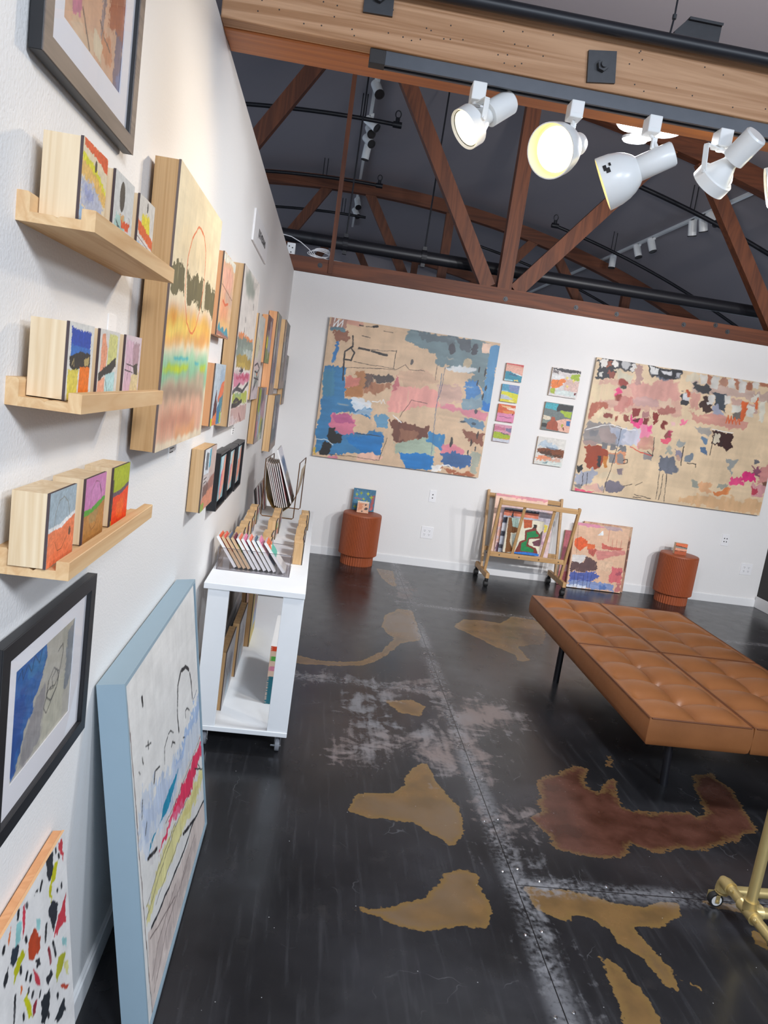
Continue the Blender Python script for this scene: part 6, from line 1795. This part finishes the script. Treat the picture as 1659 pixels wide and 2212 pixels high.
# ribbed stools
def stool(cx, cy, label):
    t = thing('ribbed_stool', label, 'stool', (cx, cy, 0), 'terracotta ribbed drum stools')
    n = 288
    rib = lambda i, k, r: r * (1 + (.010 if (k % 4) in (1, 2) else -.030)) if r > .12 else r
    obj('drum', MB().lathe([(.092, .10), (.094, .178), (.098, .181), (.465, .181), (.478, .179), (.485, .172), (.487, .16)][0:1] + [(.094, .172), (.100, .180), (.465, .180), (.472, .1795)], (cx, cy, 0), (0, 0, 1), n, rfun=rib), M['terracotta'], t, smooth=False)
    obj('seat_top', MB().lathe([(.4722, .181), (.479, .1805), (.485, .176), (.4875, .166), (.488, .02)], (cx, cy, 0), (0, 0, 1), 96), M['terracotta'], t, smooth=True)
    n2 = 160
    obj('foot', MB().lathe([(0, .15), (.003, .151), (.0915, .151)], (cx, cy, 0), (0, 0, 1), n2, rfun=lambda i, k, r: r * (1 + (.02 if (k % 4) in (1, 2) else -.02))), M['terracotta'], t)
stool(.915, 6.775, 'terracotta ribbed drum stool in the left corner, under the blue abstract')
stool(4.05, 6.755, 'terracotta ribbed drum stool under the right end of the pink abstract')
art('block_painting', 'stars', 'blue painting with yellow green stars propped on the left stool', .212, .208, .022, (.915, 6.905, .4885), 0, .08, body=M['pine'], res=(80, 80))
art('block_painting', 'pink_block', 'little peach block with dark spots, in front of the star painting', .108, .108, .03, (.908, 6.78, .4885), -.05, .1, body=M['card'], edge='d8c8b4', res=(40, 40))
art('block_painting', 'stripe_block', 'little orange block with black and grey stripes on the right stool', .114, .11, .048, (4.035, 6.76, .4885), -.12, 0, body=M['pine_pale'], res=(50, 50))

# print rack
rx0, rx1 = 2.11, 2.845
pr = thing('print_rack', 'wooden print rack on casters against the back wall', 'rack', ((rx0 + rx1) / 2, 6.68, 0))
fb, ft, bb, bt = (6.60, .13), (6.42, .82), (6.735, .125), (6.945, .832)
for x in (rx0, rx1):
    obj('post', MB().bar((x, fb[0], fb[1] - .02), (x, ft[0], ft[1] + .02), .026, .034, up=(0, 1, 0)), M['oak'], pr, bevel=.004)
    obj('post', MB().bar((x, bb[0], bb[1] - .02), (x, bt[0], bt[1] + .015), .024, .03, up=(0, 1, 0)), M['oak'], pr, bevel=.004)
    ft_ = obj('foot_rail', MB().bar((x - .0, 6.445, .108), (x - .0, 6.925, .108), .034, .05), M['oak'], pr, bevel=.004)
    for y in (6.47, 6.90):
        c = obj('caster', MB().lathe([(0, .018), (.014, .018), (.022, .01)], (x, y, .0615), (0, 0, 1), 16).lathe([(-.016, .008), (-.014, .024), (.014, .024), (.016, .008)], (x, y + .008, .036), (1, 0, 0), 20), M['rubber'], pr, smooth=True)
        obj('wheel', MB().lathe([(-.021, .012), (-.019, .026), (-.017, .029), (.017, .029), (.019, .026), (.021, .012)], (x, y + .008, .0295), (1, 0, 0), 24), M['rubber'], c, smooth=True)
lerp = lambda a, b, z: a[0] + (b[0] - a[0]) * (z - a[1]) / (b[1] - a[1])
def rail(nm, a, b, z, h, off, m=None, d=.02): 
    y = lerp(a, b, z) + off
    return obj(nm, MB().box(rx0 + .012, rx1 - .012, y - d / 2, y + d / 2, z - h / 2, z + h / 2), M['oak_x'], pr, bevel=.003)
rail('top_rail', fb, ft, .808, .046, 0); rail('top_rail', bb, bt, .80, .042, 0)
br = rail('bottom_rail', fb, ft, .30, .046, -.004); rail('bottom_rail', bb, bt, .30, .042, .004)
text_part('stamped_mark', 'PRODIGY', .016, (2.66, lerp(fb, ft, .3) - .0145, .30), (PI / 2, 0, 0), M['slot'], br, .0002) if False else None
for k in range(4): obj('peg', MB().lathe([(0, .006), (.0008, .006)], (rx0 + .1 + .19 * k, lerp(fb, ft, .3) - .0141, .298), (0, -1, 0), 12), M['slot'], br)
for x in (2.34, 2.62):
    obj('slat', MB().bar((x - .005, lerp(fb, ft, .32) + .014, .30), (x + .005, lerp(fb, ft, .8) + .014, .80), .026, .012, up=(0, 1, 0)), M['oak'], pr)
obj('base_slats', MB().box(rx0 + .015, rx1 - .015, 6.60, 6.625, .27, .28).box(rx0 + .015, rx1 - .015, 6.69, 6.715, .27, .28), M['rubber'], pr)
RG = 'paintings standing in the print rack'
art('rack_painting', 'rack_map', 'painting with winding green shape outlined in brown, foremost in the print rack', .345, .33, .035, (2.42, 6.612, .3235), 0, .02, body=M['card'], edge='b8c8c0', res=(110, 105), group=RG)
art('rack_painting', 'rack_stripes', 'painting with black and coral stripes behind the green one in the print rack', .335, .455, .008, (2.385, 6.645, .2805), 0, .04, body=M['card'], res=(90, 90), group=RG)
art('rack_painting', 'rack_pink', 'pale pink watercolour board in the middle of the print rack', .52, .47, .015, (2.452, 6.68, .2805), 0, .07, body=M['card'], res=(100, 90), group=RG)
art('rack_painting', 'rack_peach', 'peach canvas with pink top edge, rearmost in the print rack', .51, .565, .028, (2.40, 6.715, .2805), 0, .16, body=M['canvas_edge'], res=(60, 60), group=RG)
for xa in (2.165, 2.60): pass
# canvases leaning right of the rack
art('leaning_canvas', 'floor_canvas', 'pink and orange abstract canvas leaning on the wall right of the print rack', .555, .645, .034, (3.287, 6.868, .003), 0, math.asin(.057 / .645), body=M['pine'], res=(190, 200))
art('leaning_canvas', 'brown_canvas', 'brownish canvas mostly hidden behind the pink and orange one', .50, .66, .022, (3.36, 6.905, .003), 0, math.asin(.053 / .66), body=M['pine'], res=(60, 60))
art('leaning_canvas', 'red_canvas', 'dull red canvas half hidden behind the print rack', .165, .545, .022, (3.022, 6.94, .003), 0, math.asin(.025 / .545), body=M['pine'], res=(40, 60))

# ------------------------------------------------------------------ leather daybed
bed = thing('daybed', 'tan tufted leather daybed on dark metal legs', 'daybed', (2.55, 3.88, 0))
ZB, ZC = .262, .403
def cushion(x0, x1, y0, y1, cols, rows_, lab):
    nx, ny = cols * 20 + 1, rows_ * 20 + 1
    U, V = np.meshgrid(np.linspace(0, 1, nx), np.linspace(0, 1, ny))
    a = (U * cols) % 1.; b = (V * rows_) % 1.; a[:, -1] = 0; b[-1, :] = 0
    puff = (np.clip(4 * a * (1 - a), 0, 1) ** .55) * (np.clip(4 * b * (1 - b), 0, 1) ** .55)
    zz = ZC - .036 + .048 * puff
    # deep buttons at inner crossings
    for i in range(1, cols):
        for j in range(0, rows_ + 1):
            d = np.hypot((U - i / cols) * (x1 - x0), (V - j / rows_) * (y1 - y0)); zz -= .014 * np.exp(-(d / .022) ** 2)
    e = np.minimum(np.minimum(U, 1 - U) * (x1 - x0), np.minimum(V, 1 - V) * (y1 - y0))
    zz = np.where(e < .012, ZC - .012 - .004 * (1 - e / .012), np.maximum(zz, ZC - .052) * 1)
    blend = np.clip((e - .012) / .03, 0, 1); zz = zz * blend + (ZC - .012) * (1 - blend)
    X = x0 + U * (x1 - x0); Y = y0 + V * (y1 - y0)
    v = np.stack([X, Y, zz], -1).reshape(-1, 3).tolist(); I = np.arange(nx * ny).reshape(ny, nx)
    f = np.stack([I[:-1, :-1], I[:-1, 1:], I[1:, 1:], I[1:, :-1]], -1).reshape(-1, 4).tolist()
    rim = list(I[0, :]) + list(I[1:, -1]) + list(I[-1, -2::-1]) + list(I[-2:0:-1, 0])
    lv = rim
    cx, cy = (x0 + x1) / 2, (y0 + y1) / 2
    for z, s in ((ZC - .03, .003), (ZC - .07, .005), (ZB + .03, .004), (ZB + .008, .0), (ZB, -.008)):
        nw = []
        for q in rim:
            px, py = v[q][0], v[q][1]
            px = px + s * (1 if px > x1 - 1e-6 else -1 if px < x0 + 1e-6 else 0); py = py + s * (1 if py > y1 - 1e-6 else -1 if py < y0 + 1e-6 else 0)
            nw.append(len(v)); v.append([px, py, z])
        for k in range(len(rim)): f.append([lv[k], nw[k], nw[(k + 1) % len(rim)], lv[(k + 1) % len(rim)]])
        lv = nw
    f.append(lv)
    mb = MB(); mb.add(v, f)
    c = obj('cushion', mb, M['leather'], bed, smooth=True)
    c.data.polygons.foreach_set('use_smooth', [True] * len(c.data.polygons))
    z = ZC - .013; q = .008
    pts = [(x0 + q, y0, z), (x1 - q, y0, z), (x1, y0 + q, z), (x1, y1 - q, z), (x1 - q, y1, z), (x0 + q, y1, z), (x0, y1 - q, z), (x0, y0 + q, z)]
    obj('piping', MB().tube(pts, .0042, 8, closed=True), M['piping'], c, smooth=True)
    for i in range(1, cols):
        for j in range(1, rows_): obj('button', MB().lathe([(-.004, .008), (0, .007), (.003, .003)], (x0 + (x1 - x0) * i / cols, y0 + (y1 - y0) * j / rows_, ZC - .051), (0, 0, 1), 12), M['piping'], c, smooth=True)
for x0, x1 in ((2.022, 2.507), (2.517, 3.10)):
    for y0, y1 in ((2.928, 3.868), (3.876, 4.83)): cushion(x0, x1, y0, y1, 2, 4, '')
obj('under_frame', MB().box(2.06, 3.02, 3.0, 4.76, ZB - .022, ZB - .0005), M['black_metal'], bed)
for (xa, ya), (xb, yb) in (((2.215, 3.07), (2.238, 3.085)), ((2.09, 4.275), (2.09, 4.275)), ((2.95, 3.08), (2.96, 3.09)), ((2.95, 4.66), (2.96, 4.67))):
    obj('leg', MB().tube([(xa, ya, ZB - .02), (xb, yb, 0)], .019, 20), M['black_metal'], bed, smooth=True)

# ------------------------------------------------------------------ gold pipe garment rack, lower left corner in view
gr = thing('garment_rack', 'gold painted pipe rack on casters at the lower right edge', 'rack', (2.5, 1.9, 0))
gx = 2.047; R = .0175; gz = .1
def fit(a, b, r=.023): return MB().tube([a, b], r, 20)
for X, sgn in ((gx, 1), (3.25, -1)):
    bp = obj('base_pipe', MB().tube([(X, 2.225, gz), (X, 1.55, gz)], R, 20), M['gold'], gr, smooth=True)
    up = obj('upright', MB().tube([(X, 2.09, gz), (X, 2.09, 1.62)], R, 20), M['gold'], gr, smooth=True)
    te = obj('tee_fitting', MB().tube([(X, 2.128, gz), (X, 2.124, gz), (X, 2.056, gz), (X, 2.052, gz)], [.0245, .0225, .0225, .0245], 20).tube([(X, 2.09, gz), (X, 2.09, gz + .036), (X, 2.09, gz + .042)], [.0225, .0225, .0248], 20).tube([(X, 2.09, gz), (X + sgn * .036, 2.09, gz), (X + sgn * .042, 2.09, gz)], [.0225, .0225, .0245], 20), M['gold'], gr, smooth=True)
    for y in (2.035, 1.93, 2.175): obj('set_screw', MB().lathe([(.0, .006), (.026, .006), (.028, .004)], (X, y, gz), (-.75 * sgn, -.2, .55), 6), M['gold'], te)
    for y, s in ((2.228, 1), (1.55, -1)):
        obj('elbow', MB().tube([(X, y - s * .03, gz), (X, y - .0, gz), (X, y + s * .012, gz - .004), (X, y + s * .016, gz - .016), (X, y + s * .016, gz - .036)], [.0245, .0225, .0225, .0225, .0245], 20), M['gold'], gr, smooth=True)
        yc = y + s * .016
        c = obj('caster', MB().lathe([(0, .022), (.005, .024), (.009, .018)], (X, yc, .052), (0, 0, 1), 20).box(X - .034 * sgn - .006, X + .014, yc + .0145, yc + .017, .02, .05).box(X - .018 * sgn - .007, X - .018 * sgn + .007, yc - .017, yc - .0145, .02, .05).lathe([(-.021, .006), (.021, .006)], (X - .018 * sgn, yc, .026), (0, 1, 0), 8), M['gold'], gr, bevel=.0006)
        w = obj('wheel', MB().lathe([(-.010, .019), (-.0105, .025), (0, .0262), (.0105, .025), (.010, .019)], (X - .018 * sgn, yc, .0262), (0, 1, 0), 28), M['rubber'], c, smooth=True)
        obj('hub', MB().lathe([(-.0115, .012), (-.0115, .0185), (.0115, .0185), (.0115, .012)], (X - .018 * sgn, yc, .0262), (0, 1, 0), 24), M['card'], c, smooth=True)
for y in (2.19, 2.085): obj('cross_bar', MB().tube([(gx + .01, y, gz), (3.24, y, gz)], R, 20), M['gold'], gr, smooth=True)
obj('top_bar', MB().tube([(gx, 2.09, 1.62), (3.25, 2.09, 1.62)], R, 20), M['gold'], gr, smooth=True)

# ------------------------------------------------------------------ light
def spot(name, loc, aim, power, col, angle, blend=.4, r=.04):
    l = bpy.data.lights.new(name, 'SPOT'); l.energy = power; l.color = col; l.spot_size = math.radians(angle); l.spot_blend = blend; l.shadow_soft_size = r
    o = bpy.data.objects.new(name, l); COL.objects.link(o); o.location = loc
    o.rotation_euler = Vector(aim).to_track_quat('-Z', 'Y').to_euler(); return o
def area(name, loc, aim, power, col, sx, sy):
    l = bpy.data.lights.new(name, 'AREA'); l.shape = 'RECTANGLE'; l.size = sx; l.size_y = sy; l.energy = power; l.color = col
    o = bpy.data.objects.new(name, l); COL.objects.link(o); o.location = loc
    o.rotation_euler = Vector(aim).to_track_quat('-Z', 'Y').to_euler(); return o

WC = (1.0, .76, .48); NC = (1.0, .93, .84); CC = (.86, .93, 1.0)
def V3(a, n, d): return tuple(Vector(a) + Vector(n).normalized() * d)
spot('lamp_glow', V3((.754, 2.317, 2.443), (-.70, -.25, -.62), .05), (-.70, -.25, -.62), 8, WC, 100, .9, .035)
spot('lamp_glow', V3((.985, 2.262, 2.39), (-.68, -.55, -.38), .01), (-.68, -.55, -.30), 17, WC, 105, .9, .04)
spot('lamp_glow', V3((1.19, 2.355, 2.352), (-.80, .36, -.46), .01), (-.80, .36, -.46), 13, NC, 95, .7, .04)
spot('lamp_glow', V3((1.532, 2.325, 2.425), (-.30, .66, -.62), .05), (-.30, .66, -.55), 40, NC, 80, .6, .04)
spot('lamp_glow', V3((1.73, 2.317, 2.43), (-.85, .45, -.3), .05), (-.85, .45, -.3), 9, NC, 70, .6, .04)
# more lamps of the same track, beyond the right edge of the view; then added ceiling fill and unseen fill behind us
for x, aim in ((2.6, (-.25, 1, -.22)), (3.6, (-.12, 1, -.24)), (4.5, (.02, 1, -.26))):
    spot('track_lamp', (x, 2.33, 2.44), aim, 200, (.98, .97, .98), 75, .7, .05)
area('fan_lamp_and_fill', (1.49, 2.9, 2.69), (0, 0, -1), 28, CC, .22, .22)
pl_ = bpy.data.lights.new('fan_lamp_and_fill', 'POINT'); pl_.energy = 26; pl_.color = (1., .95, .9); pl_.shadow_soft_size = .06  # added point fill that lifts the near ceiling; the fan panels only shine down
po_ = bpy.data.objects.new('fan_lamp_and_fill', pl_); COL.objects.link(po_); po_.location = (1.60, 2.98, 2.79)
spot('fan_lamp_and_fill', (1.58, 3.0, 2.80), (1.2, 2.3, 1.75), 190, (1., .96, .92), 95, 1., .08)  # added upward fill for the ceiling, not a beam of the fan lamp
for x, y in ((1.6, -1.2), (3.4, -1.2)):
    area('fill_behind_camera', (x, y, 2.9), (-.35, .3, -1), 75, (.84, .91, 1.0), .6, .6)  # added soft fill areas, no fixture known behind the camera
w = bpy.data.worlds.new('World'); SC.world = w; w.use_nodes = True
w.node_tree.nodes['Background'].inputs[0].default_value = (.66, .80, 1.0, 1); w.node_tree.nodes['Background'].inputs[1].default_value = 1.25

cam = bpy.data.cameras.new('Camera'); co = bpy.data.objects.new('Camera', cam); COL.objects.link(co)
cam.sensor_fit = 'VERTICAL'; cam.sensor_height = 36.; cam.lens = 1583.27 / 2212 * 36.; cam.clip_start = .02
R_ = Matrix(((0.98686301, -0.07683588, 0.14211844), (0.12721812, -0.17264233, -0.97673444), (0.09958391, 0.98198313, -0.16059941)))
right, down, fwd = R_[0], R_[1], R_[2]
m = Matrix.Identity(4)
for i in range(3): m[i][0] = right[i]; m[i][1] = -down[i]; m[i][2] = -fwd[i]
m[0][3], m[1][3], m[2][3] = .42345, 0., 1.63
co.matrix_world = m; SC.camera = co
SC.view_settings.view_transform = 'Standard'; SC.view_settings.look = 'None'; SC.view_settings.gamma = 1.; SC.view_settings.use_curve_mapping = False
SC.view_settings.exposure = 0.15
SC.cycles.max_bounces = 8; SC.cycles.diffuse_bounces = 4
try: SC.cycles.use_denoising = True
except Exception: pass
